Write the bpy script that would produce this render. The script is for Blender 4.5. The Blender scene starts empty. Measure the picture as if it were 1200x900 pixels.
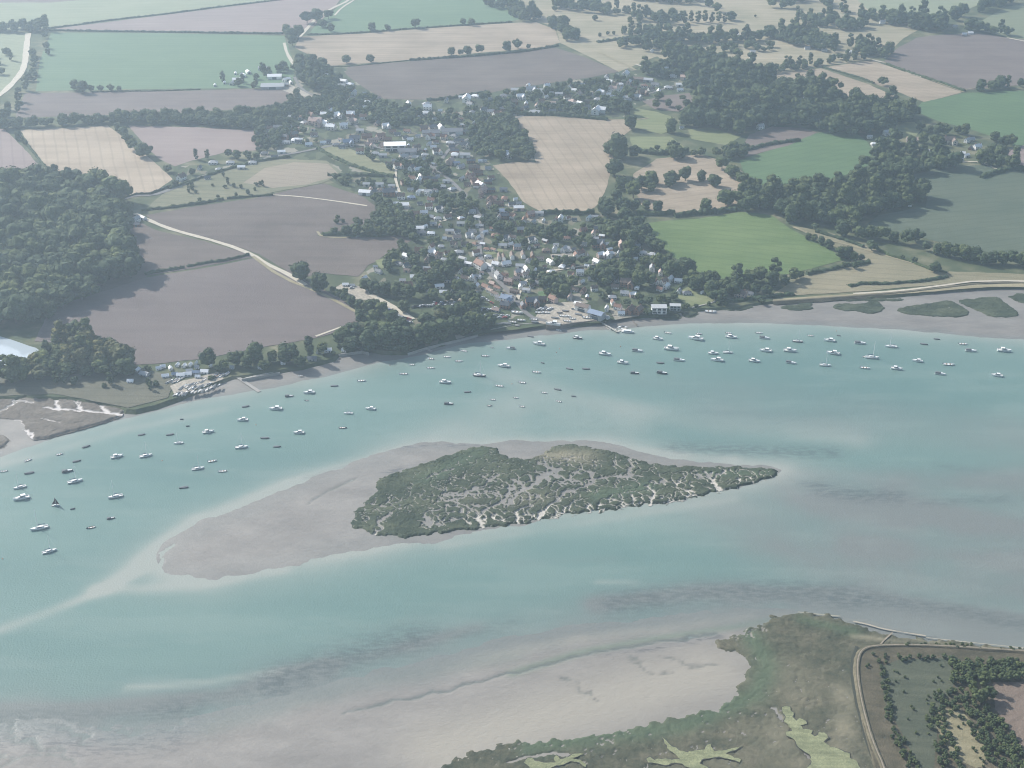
import bpy, bmesh, math, random
import numpy as np
from mathutils import Vector, noise as mnoise
R = math.radians
rng = random.Random(11)
scene = bpy.context.scene
COL = scene.collection

# ------------------------------------------------------------------ camera
F = 1600.0                      # focal length in photo pixels (photo 1200 wide)
TH = math.atan(820.0 / F)       # pitch below the horizon
H = 520.0                       # height of the aeroplane above the water
CT, ST = math.cos(TH), math.sin(TH)
LAND = 3.0
def P(x, y, z=LAND):
    """the point at height z that the photo shows at pixel x, y (1200 x 900)"""
    u, v = (x - 600.0) / F, (y - 450.0) / F
    t = (H - z) / (ST + v * CT)
    return (u * t, (CT - v * ST) * t)
def S(y):
    """photo pixels per metre across, at pixel row y"""
    return (y + 370.0) * CT / H
cam = bpy.data.cameras.new("camera")
cam.sensor_fit = 'HORIZONTAL'; cam.sensor_width = 36.0; cam.lens = F * 36.0 / 1200.0
cam.clip_start = 1.0; cam.clip_end = 40000.0
camo = bpy.data.objects.new("camera", cam); COL.objects.link(camo)
camo.location = (0, 0, H); camo.rotation_euler = (math.pi / 2 - TH, 0, 0)
scene.camera = camo

# ------------------------------------------------------------------ light
SUN_EL = R(34.0)
SHX, SHY = 0.79, -0.61          # way the shadows fall
sun_dir = Vector((-SHX * math.cos(SUN_EL), -SHY * math.cos(SUN_EL), math.sin(SUN_EL)))
sl = bpy.data.lights.new("sun", 'SUN'); sl.energy = 4.9; sl.angle = R(0.5); sl.color = (1.0, 0.96, 0.90)
so = bpy.data.objects.new("sun", sl); COL.objects.link(so)
so.rotation_euler = sun_dir.to_track_quat('Z', 'Y').to_euler(); so.location = (-400, 900, 900)
w = bpy.data.worlds.new("World"); scene.world = w; w.use_nodes = True
nt = w.node_tree; nt.nodes.clear()
sky = nt.nodes.new('ShaderNodeTexSky'); sky.sky_type = 'NISHITA'; sky.sun_disc = False
sky.sun_elevation = SUN_EL; sky.sun_rotation = math.atan2(sun_dir.x, sun_dir.y)
sky.air_density = 1.2; sky.dust_density = 2.0
bg = nt.nodes.new('ShaderNodeBackground'); bg.inputs['Strength'].default_value = 0.10
wo = nt.nodes.new('ShaderNodeOutputWorld')
nt.links.new(sky.outputs[0], bg.inputs[0]); nt.links.new(bg.outputs[0], wo.inputs[0])
scene.view_settings.view_transform = 'Standard'; scene.view_settings.look = 'None'
scene.view_settings.gamma = 1.0; scene.view_settings.exposure = EXPOSURE = 0.46
scene.view_settings.use_curve_mapping = False
cy = scene.cycles
cy.use_denoising = True
try: cy.denoiser = 'OPENIMAGEDENOISE'; cy.denoising_input_passes = 'RGB_ALBEDO_NORMAL'; cy.denoising_prefilter = 'ACCURATE'
except Exception: pass
cy.pixel_filter_type = 'BLACKMAN_HARRIS'; cy.filter_width = 1.05
cy.max_bounces = 5; cy.diffuse_bounces = 2; cy.glossy_bounces = 2; cy.transmission_bounces = 2
cy.volume_bounces = 1; cy.transparent_max_bounces = 6
cy.use_adaptive_sampling = False
cy.caustics_reflective = False; cy.caustics_refractive = False

# ------------------------------------------------------------------ node helpers
class NT:
    def __init__(s, name):
        m = bpy.data.materials.new(name); m.use_nodes = True
        s.m = m; s.t = m.node_tree; s.b = s.t.nodes['Principled BSDF']
        s.b.inputs['Roughness'].default_value = 0.9
        s.b.inputs['Specular IOR Level'].default_value = 0.2
        s.geo = s.t.nodes.new('ShaderNodeNewGeometry')
    def n(s, t, **k):
        o = s.t.nodes.new(t)
        for a, v in k.items(): setattr(o, a, v)
        return o
    def l(s, a, b): s.t.links.new(a, b)
    def noise(s, scale, detail=3.0, rough=0.55, vec=None, dist=0.0, sx=1, sy=1, rot=0.0):
        mp = s.n('ShaderNodeMapping'); mp.inputs['Scale'].default_value = (sx, sy, 1); mp.inputs['Rotation'].default_value = (0, 0, rot)
        s.l(vec or s.geo.outputs['Position'], mp.inputs['Vector'])
        o = s.n('ShaderNodeTexNoise'); o.inputs['Scale'].default_value = scale; o.inputs['Detail'].default_value = detail
        o.inputs['Roughness'].default_value = rough; o.inputs['Distortion'].default_value = dist
        s.l(mp.outputs[0], o.inputs['Vector']); return o.outputs['Fac']
    def ramp(s, fac, *stops, mode='LINEAR'):
        o = s.n('ShaderNodeValToRGB'); o.color_ramp.interpolation = mode
        e = o.color_ramp.elements
        while len(e) > 1: e.remove(e[-1])
        e[0].position = stops[0][0]; e[0].color = c4(stops[0][1])
        for p_, c_ in stops[1:]:
            q = e.new(p_); q.color = c4(c_)
        s.l(fac, o.inputs[0]); return o.outputs[0]
    def mix(s, fac, a, b, mode='MIX'):
        o = s.n('ShaderNodeMix', data_type='RGBA', blend_type=mode)
        for i, v in ((0, fac), (6, a), (7, b)):
            if hasattr(v, 'is_linked') or hasattr(v, 'links'): s.l(v, o.inputs[i])
            else: o.inputs[i].default_value = v if i == 0 else c4(v)
        return o.outputs[2]
    def math(s, op, a, b=0.0, clamp=False):
        o = s.n('ShaderNodeMath', operation=op); o.use_clamp = clamp
        for i, v in ((0, a), (1, b)):
            if hasattr(v, 'links'): s.l(v, o.inputs[i])
            else: o.inputs[i].default_value = v
        return o.outputs[0]
    def attr(s, name):
        o = s.n('ShaderNodeAttribute'); o.attribute_name = name
        sp = s.n('ShaderNodeSeparateColor'); s.l(o.outputs['Color'], sp.inputs[0]); return sp.outputs
    def bump(s, h, dist, strength=1.0):
        o = s.n('ShaderNodeBump'); o.inputs['Distance'].default_value = dist; o.inputs['Strength'].default_value = strength
        s.l(h, o.inputs['Height']); s.l(o.outputs[0], s.b.inputs['Normal'])
    def color(s, c):
        if hasattr(c, 'links'): s.l(c, s.b.inputs['Base Color'])
        else: s.b.inputs['Base Color'].default_value = c4(c)
        return s
def c4(c):
    if isinstance(c, (int, float)): c = (c, c, c)
    return (c[0], c[1], c[2], 1.0)
def plain(name, c, rough=0.7, spec=0.3, var=0.12, scale=1.5, metal=0.0):
    k = NT(name); n = k.noise(scale, 3)
    lo = tuple(x * (1 - var) for x in c); hi = tuple(min(1, x * (1 + var)) for x in c)
    k.color(k.ramp(n, (0.3, lo), (0.7, hi)))
    k.b.inputs['Roughness'].default_value = rough; k.b.inputs['Specular IOR Level'].default_value = spec
    k.b.inputs['Metallic'].default_value = metal
    return k.m

# ------------------------------------------------------------------ object helpers
def link(name, me, mat=None, parent=None, **props):
    o = bpy.data.objects.new(name, me); COL.objects.link(o)
    if mat is not None and me is not None:
        for m_ in (mat if isinstance(mat, (list, tuple)) else [mat]): me.materials.append(m_)
    if parent is not None: o.parent = parent
    for k_, v_ in props.items(): o[k_] = v_
    return o
def mesh(name, vs, fs, smooth=False):
    me = bpy.data.meshes.new(name); me.from_pydata([tuple(map(float, v)) for v in vs], [], fs)
    if smooth: me.polygons.foreach_set('use_smooth', [True] * len(me.polygons))
    me.update(); return me
def np_mesh(name, co, quads, smooth=True):
    me = bpy.data.meshes.new(name)
    me.vertices.add(len(co)); me.vertices.foreach_set('co', np.asarray(co, np.float32).ravel())
    me.loops.add(quads.size); me.loops.foreach_set('vertex_index', quads.astype(np.int32).ravel())
    me.polygons.add(len(quads)); me.polygons.foreach_set('loop_start', np.arange(0, quads.size, 4, dtype=np.int32))
    me.polygons.foreach_set('loop_total', np.full(len(quads), 4, dtype=np.int32))
    if smooth: me.polygons.foreach_set('use_smooth', np.ones(len(quads), dtype=bool))
    me.update(calc_edges=True); me.validate(); return me
def col_attr(me, name, rgb):
    a = me.color_attributes.new(name, 'FLOAT_COLOR', 'POINT')
    d = np.ones((len(rgb), 4), np.float32); d[:, :rgb.shape[1]] = rgb
    a.data.foreach_set('color', d.ravel())
class MB:
    """collects boxes, prisms and tubes into one mesh"""
    def __init__(s): s.v = []; s.f = []
    def add(s, vs, fs):
        b = len(s.v); s.v += [tuple(v) for v in vs]; s.f += [tuple(i + b for i in f) for f in fs]; return s
    def box(s, x0, x1, y0, y1, z0, z1):
        return s.add([(x0,y0,z0),(x1,y0,z0),(x1,y1,z0),(x0,y1,z0),(x0,y0,z1),(x1,y0,z1),(x1,y1,z1),(x0,y1,z1)],
                     [(0,3,2,1),(4,5,6,7),(0,1,5,4),(1,2,6,5),(2,3,7,6),(3,0,4,7)])
    def tube(s, a, b, r0, r1=None, n=6):
        r1 = r0 if r1 is None else r1
        a, b = Vector(a), Vector(b); d = (b - a).normalized()
        u = d.orthogonal().normalized(); w_ = d.cross(u)
        vs = []
        for c, r in ((a, r0), (b, r1)):
            for k in range(n):
                t = 2 * math.pi * k / n; vs.append(c + (u * math.cos(t) + w_ * math.sin(t)) * r)
        fs = [(k, (k+1) % n, n + (k+1) % n, n + k) for k in range(n)] + [tuple(range(n-1, -1, -1)), tuple(range(n, 2*n))]
        return s.add(vs, fs)
    def build(s, name, smooth=False): return mesh(name, s.v, s.f, smooth)

def inside(px, py, poly):
    px = np.asarray(px, float); py = np.asarray(py, float); r = np.zeros(px.shape, bool)
    n = len(poly)
    for i in range(n):
        x1, y1 = poly[i]; x2, y2 = poly[(i + 1) % n]
        if y1 == y2: continue
        c = ((y1 > py) != (y2 > py)) & (px < (x2 - x1) * (py - y1) / (y2 - y1) + x1)
        r ^= c
    return r
def dist_line(px, py, pts, closed=False):
    d = np.full(np.shape(px), 1e9); n = len(pts)
    for i in range(n if closed else n - 1):
        x1, y1 = pts[i]; x2, y2 = pts[(i + 1) % n]
        dx, dy = x2 - x1, y2 - y1; L = dx*dx + dy*dy + 1e-9
        t = np.clip(((px - x1) * dx + (py - y1) * dy) / L, 0, 1)
        d = np.minimum(d, np.hypot(px - x1 - t*dx, py - y1 - t*dy))
    return d
def sdist(px, py, poly):
    d = dist_line(px, py, poly, True)
    return np.where(inside(px, py, poly), d, -d)
def G(pts, z=LAND): return [P(x, y, z) for x, y in pts]
def sstep(a, b, x):
    t = np.clip((x - a) / (b - a), 0, 1); return t * t * (3 - 2 * t)
def fnoise(X, Y, s, octs=3, seed=0.0):
    out = np.empty(X.size); xf, yf = X.ravel() / s, Y.ravel() / s
    tn = mnoise.fractal
    for i in range(X.size): out[i] = tn((xf[i], yf[i], seed), 0.9, 2.1, octs)
    return out.reshape(X.shape)

def ragged(g, step=9.0, amp=0.9, seed=0):
    """subdivide a ground outline and make it a little uneven"""
    rr = random.Random(seed); out = []
    n = len(g)
    for i in range(n):
        a, b = g[i], g[(i + 1) % n]; L = math.dist(a, b); k = max(1, min(60, int(L / step)))
        for j in range(k):
            t = j / k; x = a[0] + (b[0]-a[0]) * t; y = a[1] + (b[1]-a[1]) * t
            out.append((x + rr.uniform(-amp, amp), y + rr.uniform(-amp, amp)))
    return out
def smooth_poly(g, it=1, closed=True):
    for _ in range(it):
        out = []; n = len(g)
        if not closed: out.append(g[0])
        for i in range(n if closed else n - 1):
            a, b = g[i], g[(i+1) % n]
            out.append((a[0]*.75 + b[0]*.25, a[1]*.75 + b[1]*.25)); out.append((a[0]*.25 + b[0]*.75, a[1]*.25 + b[1]*.75))
        if not closed: out.append(g[-1])
        g = out
    return g
from mathutils.geometry import tessellate_polygon
def sheet(name, px, z, mat, smooth=0, amp=0.8, kind='structure', ground=None, skirt=0.0, seed=0, rstep=9.0, **props):
    g = ground if ground is not None else G(px, z)
    if smooth: g = smooth_poly(g, smooth)
    if amp: g = ragged(g, step=rstep, amp=amp, seed=seed)
    vs = [(x, y, z) for x, y in g]
    tr = tessellate_polygon([[Vector(v) for v in vs]])
    fs = []
    for a, b, c in tr:
        A, B, C_ = vs[a], vs[b], vs[c]
        if (B[0]-A[0])*(C_[1]-A[1]) - (B[1]-A[1])*(C_[0]-A[0]) < 0: a, b = b, a
        fs.append((a, b, c))
    if skirt:
        area = sum(g[i][0]*g[(i+1)%len(g)][1] - g[(i+1)%len(g)][0]*g[i][1] for i in range(len(g)))
        sg = 1 if area > 0 else -1; n = len(g); low = []
        for i in range(n):
            p0, p1 = g[i-1], g[(i+1) % n]; dx, dy = p1[0]-p0[0], p1[1]-p0[1]; L = math.hypot(dx, dy) + 1e-9
            low.append((g[i][0] + sg*dy/L*skirt*1.2, g[i][1] - sg*dx/L*skirt*1.2, z - skirt))
        vs += low
        for i in range(n):
            j = (i+1) % n; q = (i, n+i, n+j, j)
            fs.append(q if sg > 0 else q[::-1])
    return link(name, mesh(name, vs, fs), mat, kind=kind, **props)
def ribbon_mesh(name, g, width, z, amp=0.0, seed=0):
    rr = random.Random(seed)
    pts = []
    for i in range(len(g) - 1):
        k = max(1, int(math.dist(g[i], g[i+1]) / 12))
        for j in range(k): t = j / k; pts.append((g[i][0]+(g[i+1][0]-g[i][0])*t, g[i][1]+(g[i+1][1]-g[i][1])*t))
    pts.append(g[-1]); vs = []; fs = []
    for i, p in enumerate(pts):
        a, b = pts[max(0, i-1)], pts[min(len(pts)-1, i+1)]; dx, dy = b[0]-a[0], b[1]-a[1]; L = math.hypot(dx, dy) + 1e-9
        w_ = width / 2 * (1 + rr.uniform(-amp, amp))
        vs += [(p[0]-dy/L*w_, p[1]+dx/L*w_, z), (p[0]+dy/L*w_, p[1]-dx/L*w_, z)]
        if i: k = 2 * i; fs.append((k-2, k-1, k+1, k))
    return mesh(name, vs, fs)
def ribbon(name, px, width, z, mat, amp=0.15, kind='structure', smooth=1, **props):
    g = smooth_poly(G(px, z), smooth, False)
    return link(name, ribbon_mesh(name, g, width, z, amp, len(px)), mat, kind=kind, **props)
# ------------------------------------------------------------------ haze
def build_haze():
    k = bpy.data.materials.new("haze"); k.use_nodes = True; t = k.node_tree; t.nodes.clear()
    v = t.nodes.new('ShaderNodeVolumePrincipled'); o = t.nodes.new('ShaderNodeOutputMaterial')
    v.inputs['Color'].default_value = (0.67, 0.83, 1.0, 1); v.inputs['Density'].default_value = HAZE
    v.inputs['Anisotropy'].default_value = 0.55
    t.links.new(v.outputs[0], o.inputs['Volume'])
    try: k.cycles.volume_sampling = "DISTANCE"; k.cycles.homogeneous_volume = True
    except Exception: pass
    m = MB().box(-9000, 9000, -3000, 12000, -6, H + 60)
    link("haze", m.build("haze"), k, kind='stuff')
HAZE = 0.000165
build_haze()

# ------------------------------------------------------------------ ground materials
def field_mat(name, c1, c2, rot=0.0, period=9.0, stripe=0.35, patch=60.0, patch_amt=0.6, tramline=0.22):
    k = NT(name)
    big = k.math('ADD', k.math('MULTIPLY', k.noise(1.0 / patch, 4, 0.6), 0.6), k.math('MULTIPLY', k.noise(1.0 / 24, 4, 0.65, sx=.4, rot=rot), 0.4))
    fine = k.noise(0.7, 4, 0.7)
    st = k.noise(1.0 / period, 2, 0.6, sx=0.03, sy=1.0, rot=rot)
    # tramlines: thin paired wheel marks
    mp = k.n('ShaderNodeMapping'); mp.inputs['Rotation'].default_value = (0, 0, rot)
    k.l(k.geo.outputs['Position'], mp.inputs['Vector'])
    wv = k.n('ShaderNodeTexWave', wave_type='BANDS', bands_direction='Y', wave_profile='SIN')
    wv.inputs['Scale'].default_value = 0.314 / 13.0; wv.inputs['Distortion'].default_value = 1.2; wv.inputs['Detail'].default_value = 1.0
    wv.inputs['Detail Scale'].default_value = 0.4
    k.l(mp.outputs[0], wv.inputs['Vector'])
    tram = k.ramp(wv.outputs['Fac'], (0.0, 0.0), (0.88, 0.0), (0.97, 1.0))
    f1 = k.math('MULTIPLY', big, patch_amt); f2 = k.math('MULTIPLY', st, stripe); f3 = k.math('MULTIPLY', fine, 0.35)
    tot = k.math('ADD', k.math('ADD', f1, f2), f3)
    tot = k.math('DIVIDE', tot, patch_amt + stripe + 0.35)
    col = k.ramp(tot, (0.40, c1), (0.60, c2))
    col = k.mix(k.math('MULTIPLY', tram, tramline), col, tuple(x * 0.62 for x in c1))
    grain = k.noise(1.9, 3, 0.75)
    col = k.mix(k.ramp(grain, (0.42, 0.0), (0.62, 0.34)), col, tuple(x * 0.55 for x in c1))
    k.color(col); k.bump(fine, 0.7, 0.8)
    return k.m
# ground cover of the whole country between the fields
k = NT("rough_grassland")
a1 = k.noise(1/45, 5, 0.62); a2 = k.noise(1/7, 4, 0.6)
g1 = k.ramp(a1, (0.33, (0.045, 0.062, 0.030)), (0.47, (0.078, 0.096, 0.048)), (0.58, (0.16, 0.155, 0.09)), (0.7, (0.28, 0.25, 0.17)))
k.color(k.mix(k.math('MULTIPLY', a2, 0.5), g1, (0.06, 0.085, 0.04))); k.bump(a2, 0.8, 0.6)
M_GRASS = k.m
# village gardens: hedged plots of lawn, dry grass, gravel and beds
k = NT("garden_plots")
mp = k.n('ShaderNodeMapping'); mp.inputs['Rotation'].default_value = (0, 0, 0.5); mp.inputs['Scale'].default_value = (1, 0.6, 1)
k.l(k.geo.outputs['Position'], mp.inputs['Vector'])
vo = k.n('ShaderNodeTexVoronoi'); vo.inputs['Scale'].default_value = 1/11; vo.distance = 'MANHATTAN'; k.l(mp.outputs[0], vo.inputs['Vector'])
sp = k.n('ShaderNodeSeparateColor'); k.l(vo.outputs['Color'], sp.inputs[0])
pl = k.ramp(sp.outputs[0], (0.0, (0.035, 0.052, 0.026)), (0.42, (0.062, 0.088, 0.042)), (0.64, (0.10, 0.12, 0.062)), (0.78, (0.20, 0.18, 0.13)), (0.84, (0.045, 0.052, 0.036)), (0.94, (0.33, 0.30, 0.25)), mode='CONSTANT')
a2 = k.noise(1/3, 4, 0.6)
k.color(k.mix(k.math('MULTIPLY', a2, 0.55), pl, (0.075, 0.09, 0.05))); k.bump(a2, 1.0, 0.6)
M_GARDEN = k.m
M_TRACK = plain("pale_gravel", (0.50, 0.45, 0.36), scale=0.3)
M_ROAD = plain("lane_tarmac", (0.17, 0.165, 0.16), scale=0.4)
M_YARD = plain("yard_gravel", (0.36, 0.32, 0.26), scale=0.5, var=0.3)
M_DRY = field_mat("dry_verge", (0.26, 0.23, 0.14), (0.40, 0.35, 0.23), 0.2)

# ------------------------------------------------------------------ shore lines (photo pixels)
BANK = [(-900,640),(-500,560),(-200,505),(-60,468),(60,462),(140,474),(150,482),(190,472),(215,462),(262,443),(300,437),(340,431),(385,422),(400,413),(425,408),(470,413),(505,403),(545,393),
        (580,383),(610,380),(640,380),(700,377),(715,368),(760,370),(800,362),(860,360),(900,352),(960,349),(1040,347),(1100,340),(1160,335),(1240,336),(1500,345),(2000,360)]
g = G(BANK)
far_l, far_r = (-6500, 9500), (6500, 9500)
land_poly = [(-6500, g[0][1])] + g + [(6500, g[-1][1]), far_r, far_l]
# the ragged() call closes the loop, so cut the stretch that runs back to the start
def open_ragged(g, step, amp, seed):
    rr = random.Random(seed); out = []
    for i in range(len(g) - 1):
        a, b = g[i], g[i+1]; L = math.dist(a, b); kk = max(1, min(60, int(L / step)))
        for j in range(kk):
            t = j / kk; out.append((a[0] + (b[0]-a[0])*t + rr.uniform(-amp, amp), a[1] + (b[1]-a[1])*t + rr.uniform(-amp, amp)))
    out.append(g[-1]); return out
gb = open_ragged(smooth_poly(g, 1, False), 7, 1.2, 3)
sheet("ground", None, LAND, M_GRASS, ground=[(-6500, gb[0][1])] + gb + [(6500, gb[-1][1]), far_r, far_l], amp=0, skirt=3.6)
# the bed that everything stands on, reaching out past the horizon side of the air
sheet("river_bed", None, -3.0, plain("river_bed", (0.22, 0.2, 0.18)), ground=[(-6500, -2500), (6500, -2500), (6500, 9500), (-6500, 9500)], amp=0)

# ------------------------------------------------------------------ water + mud
MUD_N = [(-900,760),(-300,640),(-80,565),(0,537),(50,519),(100,503),(150,490),(200,476),(250,467),(300,457),(340,449),(400,438),(440,425),(490,417),(520,409),(545,402),(580,401),(640,392),(700,387),(750,384),(800,379),
         (900,379),(1000,383),(1100,390),(1240,402),(1500,425),(2000,470),(2000,330),(1240,325),(1100,330),(900,340),(700,355),(500,385),(300,420),(100,440),(-80,430),(-900,600)]
MUD_I = [(180,665),(184,648),(205,630),(240,612),(300,588),(360,562),(420,545),(450,531),(485,521),(560,519),(640,516),(700,519),(760,529),(800,541),(860,543),(918,547),(922,552),(860,570),
         (760,587),(650,606),(560,622),(460,641),(380,655),(300,669),(235,680),(195,677)]
MUD_S = [(-400,880),(-80,858),(0,842),(90,846),(180,850),(260,832),(330,812),(380,800),(450,786),(520,768),(600,748),(680,735),(760,722),(830,716),(900,713),(985,720),(1060,742),(1130,752),(1240,770),(1700,800),(1700,1300),(-900,1300)]
Gn, Gi, Gs = (smooth_poly(G(m, 0.0), 1) for m in (MUD_N, MUD_I, MUD_S))
step = 1.7
xs = np.arange(-760, 760, step); ys = np.arange(470, 1340, step)
X, Y = np.meshgrid(xs, ys)
# only the part the frame can show, with a margin
def project(X, Y, Z):
    dy, dz = Y, Z - H
    zc = dy * CT - dz * ST; yc = -(dy * ST + dz * CT)
    return 600 + F * X / zc, 450 + F * yc / zc
U, V = project(X, Y, 0.0)
keep = (U > -120) & (U < 1320) & (V < 1010)
sn = sdist(X, Y, Gn); si = sdist(X, Y, Gi); ss = sdist(X, Y, Gs)
nz = fnoise(X, Y, 42, 4, 1.3); nf = fnoise(X, Y, 9, 3, 7.7)
def brush(pts, wpx, X, Y, z=0.0):
    gpts = G(pts, z); d = dist_line(X, Y, gpts)
    m = sum(S(p[1]) for p in pts) / len(pts)
    return np.exp(-(d / (wpx / m)) ** 2)
hn = np.clip(sn * 0.035, -1, 1.1)
hi_ = np.clip(si * 0.016, -1, 0.55)
hs = np.clip(ss * 0.016, -1, 0.8)
hh = np.maximum(np.maximum(hn, hi_), hs)
hh = hh + nz * 0.10 + nf * 0.035
# drainage creeks in the mud
CRK = [([(300,812),(420,785),(470,775),(520,790),(600,795)], 0), ]
crk = np.zeros(X.shape)
def creek(pts, wpx, dep, z=0.0):
    global hh, crk
    q = smooth_poly(G(pts, 0.0), 2, False); wm = max(1.1, wpx / (sum(S(p[1]) for p in pts) / len(pts)))
    b = np.exp(-(dist_line(X + nf * 5, Y + nf * 4, q) / wm) ** 2); hh = hh - b * dep * .6; crk = np.maximum(crk, b)
creek([(405,835),(450,825),(520,810),(600,790),(680,768),(760,755),(840,742)], 2.2, 0.75)
creek([(0,900),(40,880),(95,900)], 2.0, 0.5)
for pts in ([(0,840),(20,862),(60,880),(72,884)], [(10,865),(30,868)], [(120,852),(160,858),(200,855)], [(60,852),(85,858),(105,868)], [(80,862),(110,872)], [(190,848),(220,846)],
            [(100,845),(130,850)], [(140,838),(175,842)], [(0,885),(14,892)], [(860,762),(868,764)], [(200,640),(190,650),(185,665)], [(365,590),(380,578),(415,562)],
            [(655,795),(690,812),(700,822)], [(735,772),(762,790),(785,792)], [(775,770),(790,775),(800,785),(840,780)]):
    creek(pts, 1.4, 0.55)
mud_on = keep & (hh > -0.35)
def grid_mesh(name, X, Y, Z, mask, attrs=None, mat=None, **props):
    ny, nx = X.shape
    idx = np.arange(ny * nx).reshape(ny, nx)
    cell = mask[:-1, :-1] & mask[1:, :-1] & mask[:-1, 1:] & mask[1:, 1:]
    q = np.stack([idx[:-1, :-1][cell], idx[:-1, 1:][cell], idx[1:, 1:][cell], idx[1:, :-1][cell]], 1)
    used = np.unique(q); remap = np.full(ny * nx, -1); remap[used] = np.arange(len(used))
    co = np.stack([X.ravel()[used], Y.ravel()[used], Z.ravel()[used]], 1)
    me = np_mesh(name, co, remap[q])
    for an, arr in (attrs or {}).items(): col_attr(me, an, arr.reshape(ny * nx, -1)[used])
    return link(name, me, mat, **props)
# what colours the mud: r = sandy, g = weed cover, b = greenish film
sandy = np.clip(brush([(520,880),(620,850),(720,820),(830,790)], 55, X, Y) * 1.0 + brush([(560,770),(700,745),(880,722)], 10, X, Y) * .7 + brush([(910,720),(1010,728),(1060,738)], 5, X, Y) * .9, 0, 1)
weed = np.clip(brush([(0,852),(60,858),(110,862),(200,852)], 34, X, Y) * 1.1 + brush([(330,800),(420,780),(520,765)], 12, X, Y) * .6 + brush([(960,712),(1060,722),(1160,735)], 9, X, Y) * .7
               + brush([(455,555),(500,545)], 7, X, Y) * 0.8 + brush([(470,524),(560,521)], 5, X, Y) * 0.6 + brush([(700,765),(760,760),(840,745)], 7, X, Y) * .7, 0, 1)
film = np.clip(brush([(600,790),(680,765),(760,750),(860,735),(900,727)], 7, X, Y) * 1.0 + brush([(250,850),(420,800),(600,770)], 16, X, Y) * 0.35, 0, 1)
k = NT("wet_mud"); at = k.attr("cover"); ht = k.attr("level")
n1 = k.noise(1/22, 5, 0.62, sx=0.5); n2 = k.noise(1/3.4, 5, 0.75, sx=0.55, rot=-0.45)
base = k.ramp(n1, (0.35, (0.185, 0.172, 0.155)), (0.65, (0.255, 0.236, 0.212)))
base = k.mix(k.ramp(n2, (0.42, 0.0), (0.68, 0.24)), base, (0.16, 0.155, 0.15))
base = k.mix(at[0], base, (0.315, 0.288, 0.240))
n5 = k.noise(1/3.0, 4, 0.6, sx=0.28, rot=0.15, dist=.4)
wv_ = k.ramp(n5, (0.50, 0.0), (0.58, 1.0))
base = k.mix(k.math('MULTIPLY', k.math('MULTIPLY', wv_, at[1]), 0.95), base, (0.05, 0.055, 0.06))
base = k.mix(k.math('MULTIPLY', at[1], 0.45), base, (0.13, 0.135, 0.14))
base = k.mix(k.math('MULTIPLY', at[2], 0.75), base, (0.15, 0.19, 0.14))
wetc = k.mix(0.72, base, (0.150, 0.172, 0.160))
base = k.mix(ht[0], base, wetc)
base = k.mix(k.math('MULTIPLY', ht[1], 0.65), base, (0.105, 0.115, 0.10))
k.color(base); k.b.inputs['Specular IOR Level'].default_value = 0.55
rr_ = k.math('SUBTRACT', 0.62, k.math('MULTIPLY', ht[0], 0.2)); k.l(rr_, k.b.inputs['Roughness'])
k.bump(n2, 0.5, 0.8); M_MUD = k.m
wet = (1 - sstep(0.05, 0.45, hh)) * np.where(hi_ >= np.maximum(hn, hs), 0.3, np.where(hn > hs, 0.5, 1.0))
grid_mesh("mud_flat", X, Y, hh, mud_on, {"cover": np.stack([sandy, weed, film], -1), "level": np.stack([wet, crk, wet], -1)}, M_MUD, kind='structure')

# water sheet: r = pale silt, g = mud showing close under the surface, b = weed
step2 = 4.0
xw = np.arange(-900, 900, step2); yw = np.arange(440, 1400, step2)
XW, YW = np.meshgrid(xw, yw)
sn2, si2, ss2 = (sdist(XW, YW, q) for q in (Gn, Gi, Gs))
near = np.maximum(np.maximum(np.exp(np.minimum(sn2, 0) / 14) * 0.75, np.exp(np.minimum(si2, 0) / 13) * 0.95), np.exp(np.minimum(ss2, 0) / 22) * .08)
B2 = lambda pts, wpx: brush(pts, wpx, XW, YW)
pale = near + B2([(-60,760),(0,738),(60,716),(120,692),(165,668)], 9) * .75 + B2([(120,692),(175,650),(230,608),(330,570),(420,545)], 13) * .6 \
     + B2([(110,690),(170,690),(240,684),(330,668)], 10) * .6 + B2([(150,806),(240,800),(330,786)], 6) * .6 + B2([(0,640),(100,690),(60,712)], 25) * .0 \
     + B2([(540,500),(620,470),(740,490)], 40) * .42 + B2([(590,440),(700,470),(840,500),(1000,515)], 22) * .30 + B2([(700,682),(745,684)], 5) * .4 \
     + B2([(520,640),(700,610),(860,585)], 8) * .25 + B2([(0,545),(60,530),(150,503),(260,480)], 9) * .35 + B2([(640,540),(760,530),(860,538)], 9)*.5
mudw = np.exp(np.minimum(ss2, 0) / 20) * .8 + B2([(920,556),(1040,565),(1240,560)], 26) * .55 + B2([(930,580),(1060,600),(1240,620)], 34) * .6 + B2([(1000,640),(1150,655),(1260,660)], 25) * .55 \
     + B2([(700,708),(820,692),(1000,700),(1240,735)], 16) * .95 + B2([(900,640),(1050,680),(1240,700)], 40) * .6 + B2([(860,600),(1000,600),(1240,580)], 70) * .5 + B2([(960,735),(1100,740),(1240,755)], 40) * .7 + B2([(1000,650),(1240,660)], 60) * .4 + B2([(840,480),(1000,500),(1240,520)], 40) * .4 + B2([(-60,838),(100,832),(260,815),(380,782)], 17) * .9 + B2([(330,790),(450,765),(560,735)], 12) * .6 \
     + B2([(700,440),(900,460),(1050,480),(1240,500)], 30) * .18 + B2([(960,715),(1240,760)], 15) * .6 + B2([(600,660),(720,655)], 8) * .15
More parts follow.
